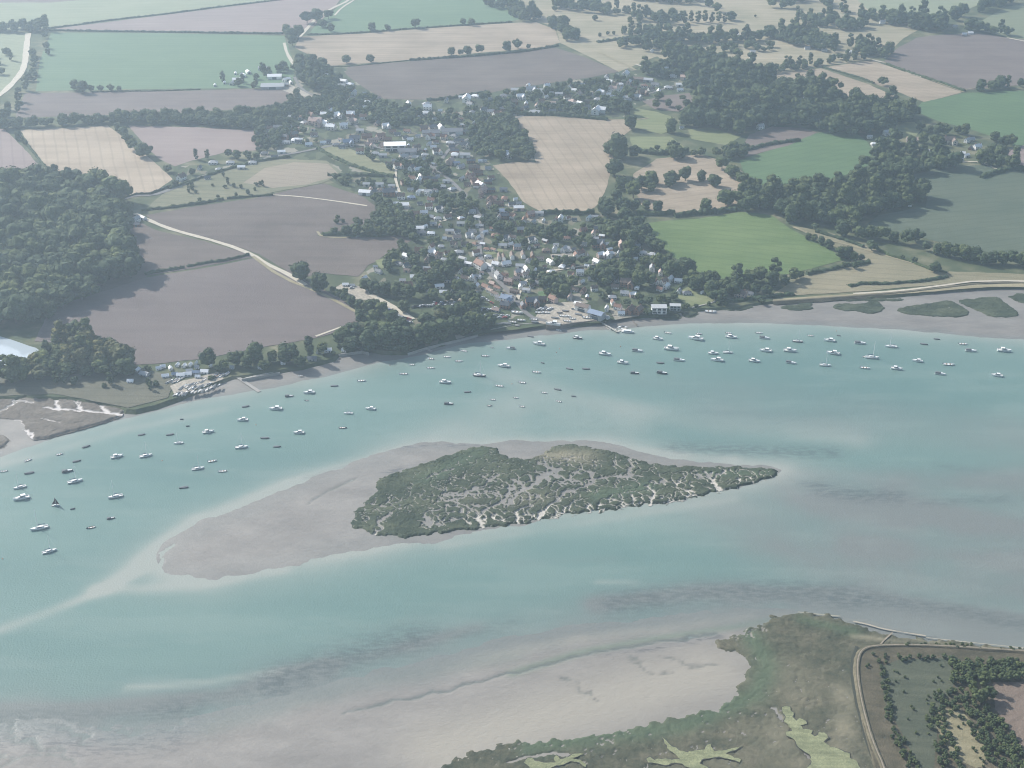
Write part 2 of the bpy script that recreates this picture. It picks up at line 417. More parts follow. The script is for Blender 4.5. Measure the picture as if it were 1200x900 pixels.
weedw = B2([(790,524),(880,528),(975,531)], 15) * .85 + B2([(962,574),(1000,580),(1050,582)], 17) * .95 + B2([(1080,590),(1180,585)], 7) * .6 + B2([(940,566),(990,574)], 5) * .6 + B2([(1100,545),(1180,560)], 9) * .35 + B2([(325,796),(380,780),(430,764),(490,748)], 30) * 1.0 + B2([(200,828),(320,806)], 22) * .5 \
      + B2([(722,708),(800,697),(920,693),(990,700)], 26) * .95 + B2([(1000,700),(1120,714),(1240,742)], 16) * .8 + B2([(360,560),(430,540),(490,522)], 4) * .6 + B2([(0,842),(120,838),(220,834)], 20) * .6 \
      + B2([(540,744),(600,730)], 14) * .5
nw = fnoise(XW, YW, 60, 4, 3.1)
pale = np.clip(pale * (1 + nw * .5), 0, 1); mudw = np.clip(mudw * (1 + nw * .5), 0, 1); weedw = np.clip(weedw, 0, 1)
k = NT("estuary_water"); at = k.attr("silt")
n1 = k.noise(1/120, 5, 0.6, sx=0.35, rot=0.12); n2 = k.noise(1/4.5, 4, 0.65, sx=0.5, rot=-0.25); n3 = k.noise(1/1.3, 2, 0.5); n4 = k.noise(1/30, 4, .6, sx=.3, rot=.1)
deep = k.ramp(n1, (0.35, (0.122, 0.208, 0.190)), (0.65, (0.160, 0.248, 0.222)))
base = k.mix(k.math('MULTIPLY', at[1], 0.85), deep, (0.188, 0.192, 0.182))
base = k.mix(k.math('MULTIPLY', at[0], 0.85), base, (0.345, 0.355, 0.315))
n6 = k.noise(1/3.2, 4, 0.65, sx=0.4, rot=-0.2)
nn = k.math('MULTIPLY', k.ramp(n6, (0.40, 0.25), (0.58, 1.0)), at[2])
base = k.mix(k.math('MULTIPLY', nn, 0.72), base, (0.085, 0.108, 0.108))
base = k.mix(k.math('MULTIPLY', k.ramp(n4, (.5, 0.), (.62, 1.)), .12), base, (.30, .34, .31))
k.color(base); k.b.inputs['Roughness'].default_value = 0.32; k.b.inputs['Specular IOR Level'].default_value = 0.42
k.b.inputs['IOR'].default_value = 1.33
k.bump(k.math('ADD', n3, k.math('MULTIPLY', n2, 0.6)), 0.35, 0.5); M_WATER = k.m
allm = np.ones(XW.shape, bool)
grid_mesh("water", XW, YW, np.zeros(XW.shape), allm, {"silt": np.stack([pale, mudw, weedw], -1)}, M_WATER, kind='structure')
# the river beyond the frame, on both sides
me = bpy.data.meshes.new("water")
x0, x1, y0, y1 = xw[0], xw[-1], yw[0], yw[-1]
me.from_pydata([(-6500,440,0),(x0,440,0),(x0,1700,0),(-6500,1700,0),(x1,440,0),(6500,440,0),(6500,1700,0),(x1,1700,0),(x0,y1,0),(x1,y1,0)], [], [(0,1,2,3),(4,5,6,7),(8,9,7,2)])
link("water", me, M_WATER, kind='structure')

# ------------------------------------------------------------------ salt marshes
def marsh_mat(name, lo, mid, hi, mudc):
    k = NT(name); at = k.attr("cover")
    n1 = k.noise(1/16, 4, 0.6, sx=0.6); n2 = k.noise(1/2.6, 4, 0.7)
    f = k.math('ADD', k.math('MULTIPLY', n1, 0.6), k.math('MULTIPLY', n2, 0.4))
    b = k.ramp(f, (0.38, lo), (0.5, mid), (0.62, hi))
    b = k.mix(at[1], b, (0.235, 0.215, 0.15))
    b = k.mix(at[2], b, (0.085, 0.125, 0.075))
    b = k.mix(at[0], b, mudc)
    k.color(b); k.bump(n2, 0.6, 0.8); return k.m
def marsh(name, px, step, top, creeks, net, cover, mat, seed=1.0, slope=0.5, edge=3.0, mudz=0.35, smooth=1, yclip=1010):
    gp = smooth_poly(G(px, top), smooth)
    xx = np.arange(min(p[0] for p in gp) - 4, max(p[0] for p in gp) + 4, step)
    yy = np.arange(min(p[1] for p in gp) - 4, max(p[1] for p in gp) + 4, step)
    X, Y = np.meshgrid(xx, yy); U, V = project(X, Y, 0.0)
    m = (U > -90) & (U < 1290) & (V < yclip)
    if m.sum() > 400000: print("big marsh", name, m.sum())
    s = np.full(X.shape, -99.0); s[m] = sdist(X[m], Y[m], gp)
    n1 = np.zeros(X.shape); n2 = n1.copy(); n3 = n1.copy(); n5 = n1.copy()
    n1[m] = fnoise(X[m], Y[m], 7, 3, seed); n2[m] = fnoise(X[m], Y[m], 15, 3, seed + 5); n3[m] = fnoise(X[m], Y[m], 30, 2, seed + 9); n5[m] = fnoise(X[m], Y[m], 11, 2, seed + 13)
    s = s + n1 * edge
    h = mudz - 0.5 + np.clip(s * slope, 0, 1) * (top - mudz + 0.5)
    mudv = np.zeros(X.shape)
    def cut(d, w_):   # d: distance from creek line, w_: half width
        nonlocal h, mudv
        c = 1 - sstep(w_ * 0.6, w_ * 1.1 + 0.3, d)
        h = h * (1 - c) + (mudz - 0.1) * c; mudv = np.maximum(mudv, 1 - sstep(w_ * 0.5, w_ * 1.0 + 0.2, d))
    for pts, wm in creeks:
        gq = smooth_poly(G(pts, top), 2, False)
        dd = np.full(X.shape, 99.0); dd[m] = dist_line(X[m] + n1[m] * 3.5, Y[m] + n2[m] * 3.5, gq); cut(dd, wm)
    for (pts, wpx, amt, wid) in net:
        a = np.zeros(X.shape); a[m] = np.clip(brush(pts, wpx, X[m], Y[m], top) * 1.6, 0, 1) * amt
        rid = np.abs(n5) / 0.060                       # ridged pattern: distance-like
        cut(np.where(a > 0.05, rid / np.maximum(a, 0.05), 99), wid)
        rid2 = np.abs(n2 + 0.12) / 0.085
        cut(np.where(a > 0.35, rid2 / np.maximum(a, 0.05), 99), wid * 0.6)
    h = h - (0.42 * (1 - sstep(0.0, 0.085, np.abs(n2 + 0.05))) + 0.30 * (1 - sstep(0.0, 0.10, np.abs(n1 - .1)))) * (1 - mudv) * (h > mudz)
    h = h + n1 * 0.22 * (1 - mudv)
    dry = np.zeros(X.shape); grn = np.zeros(X.shape)
    for pts, wpx, amt, ch in cover:
        q = np.zeros(X.shape); q[m] = brush(pts, wpx, X[m], Y[m], top) * amt
        if ch: grn = np.maximum(grn, q)
        else: dry = np.maximum(dry, q)
    n4 = np.clip(0.6 + n3 * 0.9, 0, 1); dry = dry * n4; grn = np.clip(grn, 0, 1)
    grid_mesh(name, X, Y, h, m & (s > -2.0), {"cover": np.stack([mudv, dry, grn], -1)}, mat, kind='structure')
M_MARSH = marsh_mat("saltmarsh_green", (0.030, 0.044, 0.027), (0.050, 0.066, 0.040), (0.092, 0.106, 0.065), (0.50, 0.465, 0.41))
M_MARSH2 = marsh_mat("saltmarsh_dry", (0.050, 0.060, 0.041), (0.088, 0.090, 0.060), (0.140, 0.130, 0.090), (0.32, 0.30, 0.26))
M_MARSH3 = marsh_mat("saltmarsh_brown", (0.115, 0.100, 0.085), (0.155, 0.135, 0.112), (0.205, 0.18, 0.15), (0.62, 0.58, 0.55))
ISLE = [(410,611),(412,601),(425,588),(440,573),(437,566),(446,558),(470,551),(492,543),(514,535),(541,526),(565,521),(580,523),(588,531),(605,536),(625,536),(640,528),(655,519),(680,519),(700,524),(730,531),(757,541),(782,545),
        (830,545),(870,545),(905,548),(916,552),(900,560),(860,571),(800,585),(740,592),(700,598),(650,603),(610,612),(570,617),(520,623),(480,629),(450,627),(425,622),(414,618)]
marsh("salt_marsh_island", ISLE, 0.65, 1.25,
      [([(632,606),(645,588),(668,576),(690,569),(699,560),(690,553)], 1.5), ([(697,560),(740,557),(752,560)], 1.1), ([(763,592),(766,578),(760,570)], 1.3), ([(735,560),(739,548),(738,536)], 1.0),
       ([(843,573),(838,565),(825,552)], 1.6), ([(832,566),(842,555)], 1.0), ([(442,625),(446,612),(454,602)], 1.1), ([(566,617),(560,604),(574,594),(590,589),(600,572)], 1.5), ([(560,604),(545,590),(520,585)], .9),
       ([(640,553),(625,568),(605,576),(596,590)], 1.6), ([(600,560),(618,572)], 1.4), ([(505,612),(495,600),(515,598)], .9), ([(536,586),(552,572),(570,566)], 1.2), ([(570,566),(585,555)], 1.0), ([(655,602),(665,590),(680,585)], .8),
       ([(800,560),(790,570),(815,575)], .8), ([(610,612),(604,598),(622,592)], 1.2), ([(500,560),(520,552),(532,548)], .7)],
      [([(545,590),(600,575),(660,560)], 34, 1.15, 0.75), ([(430,600),(500,575),(580,555)], 20, .7, .6), ([(690,565),(780,560),(880,556)], 16, 1.0, .65), ([(560,605),(700,592),(840,572)], 8, 1.1, .8), ([(500,612),(560,606),(620,603)], 9, 1.2, 1.1), ([(630,560),(650,553)], 12, 1.6, 1.6), ([(650,600),(760,585),(880,562)], 22, 0.75, 0.7), ([(640,540),(720,545),(860,556)], 14, 0.75, 0.7),
       ([(440,600),(520,560),(570,540)], 24, 0.42, 0.5)],
      [([(640,532),(690,535)], 16, 1.0, 0), ([(560,590),(640,580)], 18, 0.35, 0), ([(560,530),(500,560)], 14, .5, 1), ([(700,580),(760,570)], 12, .6, 1), ([(830,555),(900,553)], 8, .5, 1)],
      M_MARSH, seed=2.0)
marsh("salt_marsh", [(500,915),(516,893),(560,877),(600,868),(640,866),(690,862),(728,856),(732,850),(790,841),(850,826),(862,808),(866,795),(878,778),(862,765),(845,762),(833,752),(848,745),(880,736),(900,725),(912,718),(940,716),
      (985,722),(1020,738),(1060,746),(1130,750),(1240,768),(1500,800),(1500,1100),(450,1100)], 1.1, 1.3,
      [([(905,828),(925,850),(945,880),(965,905)], 1.0), ([(600,890),(625,888),(650,880),(690,893)], .8), ([(720,872),(705,865)], .5)],
      [([(620,885),(800,870),(900,840)], 26, 0.22, .45), ([(860,745),(900,735)], 8, .5, .6)],
      [([(930,905),(900,860),(930,800)], 40, .55, 0), ([(990,905),(985,840),(990,780)], 16, .9, 0), ([(900,880),(840,890)], 20, .4, 0), ([(880,745),(900,780),(885,815),(800,850),(620,875)], 16, .75, 1), ([(940,725),(1000,740)], 9, .6, 1),
       ([(1000,745),(1060,752)], 5, 1.0, 0), ([(1060,748),(1200,765)], 5, .8, 0)],
      M_MARSH2, seed=11.0, edge=4.0)
marsh("salt_marsh_west", [(-300,470),(-60,452),(60,452),(150,448),(200,452),(205,462),(160,478),(145,481),(139,488),(95,501),(42,515),(33,507),(25,494),(0,489),(-100,500),(-300,540)], 0.9, 1.8,
      [([(-30,492),(0,482),(14,473),(24,466)], 2.0), ([(16,471),(36,470)], 1.6), ([(54,476),(75,481),(125,482),(148,486)], 1.4), ([(66,467),(69,480)], 2.0), ([(90,463),(93,481)], 1.8), ([(110,466),(126,482)], 1.8),
       ([(22,494),(34,506),(38,514)], 1.6), ([(0,493),(22,494)], 2.6), ([(50,490),(70,495)], .7)],
      [], [([(0,456),(150,452)], 5, .6, 1), ([(160,460),(190,460)], 10, .6, 0)], M_MARSH3, seed=21.0, edge=1.2, mudz=1.15, slope=1.0)
marsh("salt_marsh_west", [(-60,512),(0,508),(8,511),(11,517),(0,524),(-60,530)], 0.9, 1.8, [], [], [], M_MARSH3, seed=23.0, edge=1.0, mudz=1.1, slope=1.0)
for i, (pp) in enumerate((
    [(909,360),(924,356),(948,357),(957,362),(930,364)], [(932,357),(945,350),(956,350),(952,359),(940,359)], [(973,359),(985,354),(1008,356),(1028,350),(1040,363),(1022,368),(1003,364),(985,364)],
    [(1047,362),(1070,357),(1095,354),(1112,350),(1128,358),(1140,368),(1122,372),(1090,370),(1060,368)], [(1118,352),(1140,349),(1170,346),(1180,355),(1196,366),(1190,372),(1160,371),(1146,364)],
    [(1175,344),(1240,342),(1240,360),(1200,357)], [(900,352),(1060,348),(1060,353),(1000,352),(950,354)], [(768,371),(784,362),(798,368),(796,373),(780,373)], [(795,364),(812,358),(820,366),(806,372)], [(840,362),(858,357),(880,356),(884,361),(862,364)])):
    marsh("salt_marsh_tongue", pp, 0.9, 1.7, [], [], [], M_MARSH, seed=31.0 + i, edge=1.4, mudz=1.15, slope=1.2)
M_LIP = plain('creek_mud', (0.06, 0.06, 0.05))
M_ALGAE = field_mat("green_algae_mud", (0.17, 0.19, 0.11), (0.37, 0.38, 0.22), 0.4, 3.0, 0.4, 7)
ALG = (
 ([(916,829),(920,827),(926,828),(926,832),(930,835),(929,840),(933,844),(936,842),(945,845),(945,848),(938,850),(941,855),(948,854),(952,856),(950,860),(956,863),(960,858),(967,859),(971,864),(966,869),(972,875),(982,877),(990,881),(996,882),(996,888),(1003,892),(1008,900),(1010,915),(944,915),(946,900),(951,893),(949,884),(942,880),(934,874),(931,866),(922,862),(921,858),(928,856),(923,848),(918,845),(921,840),(917,835)]),
 ([(776,864),(781,868),(784,872),(792,876),(797,880),(805,881),(815,879),(826,878),(829,872),(832,872),(834,877),(838,880),(850,879),(862,876),(870,874),(862,879),(850,882),(857,886),(868,890),(866,893),(853,889),(843,887),(834,888),(822,890),(820,895),(828,898),(838,903),(840,912),(806,912),(808,900),(800,895),(790,894),(780,897),(768,894),(760,894),(757,889),(762,886),(766,890),(775,889),(788,890),(797,889),(792,884),(784,879),(779,871)]),
 ([(617,889),(622,887),(626,891),(636,893),(645,894),(652,893),(649,888),(652,885),(657,889),(664,888),(670,884),(684,883),(676,887),(670,889),(680,891),(687,896),(686,899),(678,893),(668,892),(660,896),(648,898),(640,903),(618,912),(622,900),(614,893)]))
for i, pp in enumerate(ALG):
    sheet("algae_creek", pp, 1.62, M_ALGAE, smooth=0, amp=0.45, rstep=1.6, seed=i)
    # the dark muddy lip round it
    gg_ = G(pp, 1.6); cx_ = sum(p[0] for p in gg_)/len(gg_); cy__ = sum(p[1] for p in gg_)/len(gg_)
    ar = sum(gg_[q][0]*gg_[(q+1)%len(gg_)][1] - gg_[(q+1)%len(gg_)][0]*gg_[q][1] for q in range(len(gg_))); sg_ = 1 if ar > 0 else -1; lip = []
    for q in range(len(gg_)):
        p0, p1 = gg_[q-1], gg_[(q+1) % len(gg_)]; dx, dy = p1[0]-p0[0], p1[1]-p0[1]; L = math.hypot(dx, dy)+1e-9; lip.append((gg_[q][0]+sg_*dy/L*.45, gg_[q][1]-sg_*dx/L*.45))
    sheet("creek_lip", None, 1.58, M_LIP, ground=lip, amp=0.3, seed=i)
# ------------------------------------------------------------------ fields (outlines in photo pixels, laid on the ground)
PLOUGH = ((0.115, 0.092, 0.080), (0.190, 0.155, 0.135))
PLOUGH2 = ((0.145, 0.115, 0.105), (0.22, 0.178, 0.16))
STUB = ((0.27, 0.215, 0.155), (0.46, 0.375, 0.28))
STUBP = ((0.34, 0.27, 0.20), (0.52, 0.43, 0.325))
PINK = ((0.26, 0.20, 0.185), (0.33, 0.26, 0.235))
GRN = ((0.085, 0.150, 0.070), (0.125, 0.200, 0.090))
GRN2 = ((0.115, 0.19, 0.11), (0.155, 0.235, 0.135))
PALE = ((0.235, 0.27, 0.17), (0.31, 0.335, 0.22))
OLIVE = ((0.085, 0.115, 0.078), (0.13, 0.155, 0.105))
MEAD = ((0.17, 0.20, 0.09), (0.25, 0.265, 0.14))
HEATH = ((0.24, 0.225, 0.14), (0.46, 0.39, 0.28))
FIELDS = [
 ("garden_ground", None, [(290,190),(320,165),(330,140),(300,110),(330,82),(400,78),(440,105),(520,116),(600,102),(690,86),(730,80),(830,75),(830,108),(770,118),(740,128),(745,145),(735,152),(700,138),(605,135),(620,165),(630,190),(580,192),(600,235),(632,248),(700,250),(745,262),(790,300),(820,320),(830,345),(800,362),(700,378),(640,381),(560,392),(470,412),(430,400),(410,372),(440,340),(430,318),(480,285),(440,262),(425,230),(380,208),(300,215),(230,215),(200,215),(205,195)], 0),
 ("pale_field", PALE, [(-300,50),(-80,38),(55,34),(190,17),(330,0),(420,-25),(420,-70),(-300,-70)], 0.1),
 ("ploughed_field", PLOUGH2, [(-80,3),(60,3),(96,0),(120,-6),(200,-30),(-80,-40)], 0.0),
 ("stubble_field", PINK, [(60,34),(190,18),(330,0),(380,-10),(412,-18),(392,8),(376,24),(356,38),(340,41),(200,37)], 0.1),
 ("green_field", GRN2, [(60,38),(200,39),(333,42),(340,60),(345,82),(342,100),(300,103),(200,104),(70,106),(42,107),(47,70),(56,48)], 0.02),
 ("pale_field", PALE, [(-90,41),(34,39),(30,75),(14,96),(0,112),(-90,140)], 0.5),
 ("ploughed_field", PLOUGH2, [(30,109),(200,107),(300,104),(345,104),(372,112),(366,122),(300,126),(220,132),(120,135),(18,138),(22,124)], 0.04),
 ("stubble_field", STUBP, [(24,152),(80,150),(126,147),(158,170),(203,210),(178,227),(134,236),(105,222),(60,207),(40,180)], 1.25),
 ("pink_stubble_field", PINK, [(-120,148),(4,150),(34,180),(62,213),(-120,218)], 1.25),
 ("ploughed_field", PINK, [(150,147),(225,149),(300,153),(322,163),(300,176),(262,179),(225,188),(205,195),(186,186),(168,168)], 0.1),
 ("green_field", GRN2, [(392,12),(416,-22),(450,-40),(560,-40),(592,8),(612,22),(598,25),(430,38),(362,39),(376,24)], 0.1),
 ("stubble_field", STUB, [(352,43),(430,39),(520,32),(600,27),(628,26),(650,34),(656,50),(640,55),(560,62),(480,70),(430,74),(388,77),(362,64),(345,56)], 0.08),
 ("ploughed_field", PLOUGH, [(408,78),(480,72),(560,65),(652,56),(688,68),(725,84),(690,91),(640,98),(600,103),(560,112),(520,117),(450,116),(425,102),(404,86)], 0.08),
 ("heath", HEATH, [(592,6),(572,-30),(940,-40),(1030,10),(1082,32),(1060,44),(1040,62),(1010,72),(955,78),(905,92),(820,100),(770,66),(725,84),(690,66),(656,50),(652,32),(612,20)], 0.1),
 ("pale_field", PALE, [(960,-40),(1170,-40),(1152,4),(1104,22),(1050,16),(1018,12)], 0.1),
 ("pale_field", ((.17,.20,.12),(.24,.26,.16)), [(1150,24),(1180,8),(1400,-30),(1400,58),(1240,52),(1180,43),(1148,36),(1130,30)], 0.3),
 ("ploughed_field", PLOUGH2, [(1075,44),(1110,40),(1150,39),(1185,45),(1400,62),(1400,92),(1240,97),(1190,100),(1148,104),(1130,106),(1085,92),(1036,72),(1052,56)], 0.15),
 ("stubble_field", STUB, [(968,78),(1022,71),(1060,84),(1128,108),(1084,120),(1058,110),(1020,96)], 0.75),
 ("stubble_field", STUB, [(868,92),(962,80),(1016,98),(1054,115),(1000,116),(960,98),(902,97)], -0.3),
 ("green_field", GRN, [(1080,120),(1130,109),(1200,106),(1400,104),(1400,180),(1230,176),(1192,172),(1170,163),(1140,152),(1100,142),(1072,130)], 0.68),
 ("green_field", GRN, [(866,188),(915,172),(960,155),(1000,153),(1016,166),(1026,182),(1022,192),(975,212),(890,217),(874,206)], -0.54),
 ("ploughed_field", PLOUGH2, [(878,158),(905,148),(940,150),(958,155),(925,170),(872,184),(870,172)], 0.4),
 ("olive_field", OLIVE, [(1058,208),(1100,196),(1158,193),(1190,200),(1400,205),(1400,310),(1240,302),(1160,296),(1095,282),(1015,264),(1030,252),(1085,242),(1088,226)], -0.33),
 ("stubble_field", PINK, [(1172,180),(1200,170),(1400,165),(1400,200),(1205,198),(1172,190)], 0.1),
 ("stubble_field", STUB, [(603,136),(660,137),(735,140),(740,152),(716,170),(719,190),(710,222),(702,238),(692,249),(634,248),(612,236),(596,212),(578,194),(600,190),(628,190),(622,168)], 1.38),
 ("meadow", MEAD, [(735,125),(770,131),(790,138),(792,150),(775,157),(745,150)], 0.2), ("meadow", MEAD, [(738,160),(785,160),(806,175),(770,179),(742,178)], 0.2),
 ("meadow", MEAD, [(806,152),(832,149),(868,160),(850,170),(810,163)], 0.2), ("meadow", MEAD, [(1050,143),(1072,143),(1080,152),(1072,162),(1050,158)], 0.2),
 ("ploughed_field", PLOUGH2, [(753,119),(775,112),(808,109),(813,118),(795,131),(768,128)], 0.3),
 ("dry_paddock", STUB, [(742,204),(770,186),(820,181),(846,188),(872,202),(868,237),(838,247),(770,250),(752,240),(744,222)], -0.4),
 ("green_field", ((0.095,0.155,0.050),(0.175,0.235,0.090)), [(750,263),(775,259),(820,256),(870,248),(904,252),(926,268),(962,286),(992,304),(960,312),(930,320),(890,326),(822,328),(812,310),(786,300),(770,280)], 0.35),
 ("dry_pasture", ((0.20,0.19,0.115),(0.33,0.285,0.19)), [(926,264),(970,272),(1020,290),(1060,305),(1110,318),(1240,322),(1240,332),(1140,330),(1000,342),(930,346),(905,345),(920,335),(945,322),(992,313),(1002,300),(962,282)], 0.2),
 ("ploughed_field", PLOUGH, [(170,252),(240,240),(300,232),(342,222),(380,215),(425,230),(442,243),(430,262),(400,270),(376,273),(372,276),(412,278),(470,273),(482,282),(455,297),(432,311),(420,324),(380,320),(350,326),(305,298),(250,280),(190,266)], 0.12),
 ("ploughed_field", PLOUGH, [(60,330),(110,262),(150,255),(185,270),(240,283),(302,300),(240,312),(172,323),(166,333),(120,350)], 0.15),
 ("ploughed_field", ((.15,.122,.115),(.20,.165,.152)), [(40,400),(60,360),(110,345),(172,325),(240,314),(300,302),(345,322),(400,350),(428,372),(404,386),(370,396),(300,408),(240,420),(182,426),(150,428),(95,402)], 0.15),
 ("dry_scrub", ((0.15,0.16,0.095),(0.27,0.25,0.165)), [(168,247),(190,228),(210,214),(262,198),(320,186),(382,188),(402,202),(380,214),(300,229)], 0.2),
 ("dry_pasture", ((.27,.23,.175),(.36,.30,.225)), [(285,214),(310,197),(345,190),(385,192),(398,205),(360,216),(320,220)], 0.3),
 ("meadow", ((.19,.20,.11),(.26,.255,.155)), [(372,174),(382,169),(400,171),(440,185),(462,198),(466,205),(458,207),(425,201),(390,187)], -0.3),
 ("lawn", MEAD, [(792,345),(812,332),(836,352),(828,358),(804,358)], 0.4), ("lawn", GRN, [(630,342),(645,340),(648,350),(636,356)], 0.4), ("lawn", MEAD, [(440,305),(466,300),(472,307),(446,315)], 0.4),
 ("lawn", MEAD, [(428,130),(460,132),(462,142),(440,146)], 0.3), ("lawn", MEAD, [(568,296),(588,290),(590,295),(572,300)], 0.3), ("lawn", GRN, [(700,315),(715,312),(716,318),(704,320)], 0.3),
 ("rough_grass", ((0.115,0.115,0.085),(0.185,0.175,0.125)), [(-300,440),(-60,436),(60,440),(120,436),(160,430),(200,440),(204,452),(196,466),(150,478),(142,476),(62,461),(-60,467),(-300,475)], 0.05),
 ("gravel_yard", None, [(392,337),(400,333),(430,336),(434,345),(484,372),(482,378),(470,374),(440,352),(412,350),(404,344)], 1),
 ("gravel_yard", None, [(520,352),(545,342),(552,346),(530,356)], 1), ("gravel_yard", None, [(640,356),(680,352),(694,370),(700,376),(650,380),(622,378)], 1),
 ("gravel_yard", None, [(200,452),(215,446),(256,436),(262,444),(215,461),(204,462)], 1), ("gravel_yard", None, [(645,298),(670,296),(676,304),(648,307)], 1),
 ("gravel_yard", None, [(318,100),(338,98),(350,104),(372,115),(345,112)], 1),
 ("dry_verge", None, [(905,350),(1000,344),(1060,341),(1120,334),(1240,331),(1240,337),(1160,336),(1050,345),(905,353)], 2),
]
for i, (nm, c, px, rot) in enumerate(FIELDS):
    z = LAND + 0.05 + 0.008 * i
    mat = (M_GARDEN, M_YARD, M_DRY)[int(rot)] if c is None else field_mat(nm, c[0], c[1], rot, tramline=0.06 if nm.startswith('plough') else 0.26, stripe=0.25 if nm.startswith('plough') else 0.35, patch=95, patch_amt=0.9)
    sheet(nm, px, z, mat, smooth=0, amp=0.7, seed=i)
# pale headlands and wheel tracks
for px_, wd, mt in (
    ([(33,39),(31,55),(29,78),(20,92),(0,112),(-60,150)], 9, M_TRACK), ([(333,50),(336,62),(342,72),(347,82)], 5, M_TRACK), ([(350,44),(372,20),(388,10),(410,0),(425,-14)], 6, M_TRACK), ([(392,18),(400,9),(418,-2),(436,-16)], 4, M_TRACK),
    ([(158,250),(175,258),(186,263),(205,270),(262,285),(298,299),(310,308),(340,322),(358,334)], 5.5, M_TRACK), ([(296,300),(330,325),(380,345),(400,356),(428,371)], 3.5, M_DRY),
    ([(316,228),(350,230),(390,235),(430,241)], 3.0, M_TRACK), ([(372,271),(376,277),(400,279),(410,277)], 3, M_DRY),
    ([(434,345),(455,356),(484,374)], 6, M_TRACK), ([(370,394),(400,383)], 2.5, M_TRACK), ([(134,236),(160,228),(178,229),(200,222),(240,205),(280,194),(310,185),(352,178)], 6, M_ROAD),
    ([(352,178),(400,168),(440,172),(470,178),(510,196),(540,222),(560,246),(566,270),(560,296),(572,318),(590,335),(606,352),(618,370),(640,376)], 5.0, M_ROAD),
    ([(440,172),(420,150),(395,125),(372,114),(352,104),(345,90)], 4, M_ROAD), ([(510,196),(530,170),(580,150),(640,122),(700,116),(740,116),(790,100)], 4.5, M_ROAD),
    ([(606,352),(612,330),(640,318),(680,312),(720,306)], 3.5, M_TRACK), ([(590,335),(600,345),(616,366),(628,374)], 3.2, M_TRACK), ([(745,75),(760,80),(790,90)], 4, M_TRACK), ([(700,60),(726,72),(745,82)], 5, M_DRY),
    ([(1022,70),(1036,73)], 5, M_TRACK), ([(1062,84),(1080,90)], 4, M_TRACK), ([(1036,73),(1130,108)], 2.5, M_DRY), ([(1130,105),(1160,100)], 2, M_DRY), ([(1180,44),(1210,50),(1300,60)], 5, M_TRACK),
    ([(1112,192),(1140,188),(1160,194),(1172,200)], 3.5, M_TRACK), ([(930,266),(965,280),(1000,288),(1040,300),(1105,318)], 3.0, M_DRY), ([(640,136),(740,141),(760,138)], 3, M_DRY),
    ([(1000,344),(1050,341),(1100,335),(1150,328),(1260,331)], 3.2, M_TRACK), ([(506,252),(520,262),(530,246)], 2.5, M_TRACK), ([(470,178),(462,205),(468,225)], 3, M_TRACK)):
    ribbon("track" if mt is not M_ROAD else "lane", px_, wd, LAND + 0.62 + 0.01 * (len(px_) % 3), mt)
sheet("lake", [(-300,385),(-60,388),(-5,393),(8,396),(30,404),(46,409),(44,414),(34,420),(20,424),(-10,431),(-60,436),(-300,440)], LAND + 0.12, (lambda k: (k.color((0.46, 0.52, 0.56)), setattr(k.b.inputs['Roughness'], 'default_value', 0.06), setattr(k.b.inputs['Specular IOR Level'], 'default_value', 1.0), k.m)[-1])(NT("lake_painted_sky_sheen")), smooth=1, amp=0.5)  # pale base colour paints in the bright sky reflected on the lake
sheet("creek_pool", [(1085,330),(1095,326),(1112,325),(1110,331),(1095,333)], LAND + 0.12, M_WATER, amp=0.3)

# ------------------------------------------------------------------ southern land behind the sea wall
SOUTH = [(1042,960),(1028,905),(1014,860),(1006,815),(1003,785),(1006,766),(1016,759),(1060,758),(1130,761),(1240,770),(1600,800),(1900,1100),(1300,1300)]
SL = 2.0
sheet("meadow", SOUTH, SL, field_mat("south_pasture", (0.070, 0.068, 0.045), (0.165, 0.140, 0.095), 0.3, 6, .4, 9, 1.0), smooth=1, amp=0.6, skirt=1.5)
sheet("reed_bed", [(1035,775),(1100,770),(1113,774),(1120,800),(1108,822),(1100,840),(1096,870),(1095,905),(1080,905),(1062,870),(1040,830),(1032,800)], SL + .06, field_mat("reeds", (0.075, 0.09, 0.062), (0.125, 0.135, 0.092), 0.3, 3, .4, 20), smooth=1)
sheet("stubble_field", [(1163,800),(1240,797),(1400,800),(1400,960),(1230,905),(1200,880),(1180,850),(1166,830)], SL + .06, field_mat("south_stubble", (0.19,0.145,0.115), (0.26,0.205,0.165), -0.6), amp=.5)
sheet("dry_pasture", [(1092,835),(1115,828),(1135,840),(1160,875),(1150,905),(1120,890),(1100,860)], SL + .10, field_mat("south_dry", (.22,.20,.12), (.34,.30,.19), .5, 5, .4, 15), smooth=1)
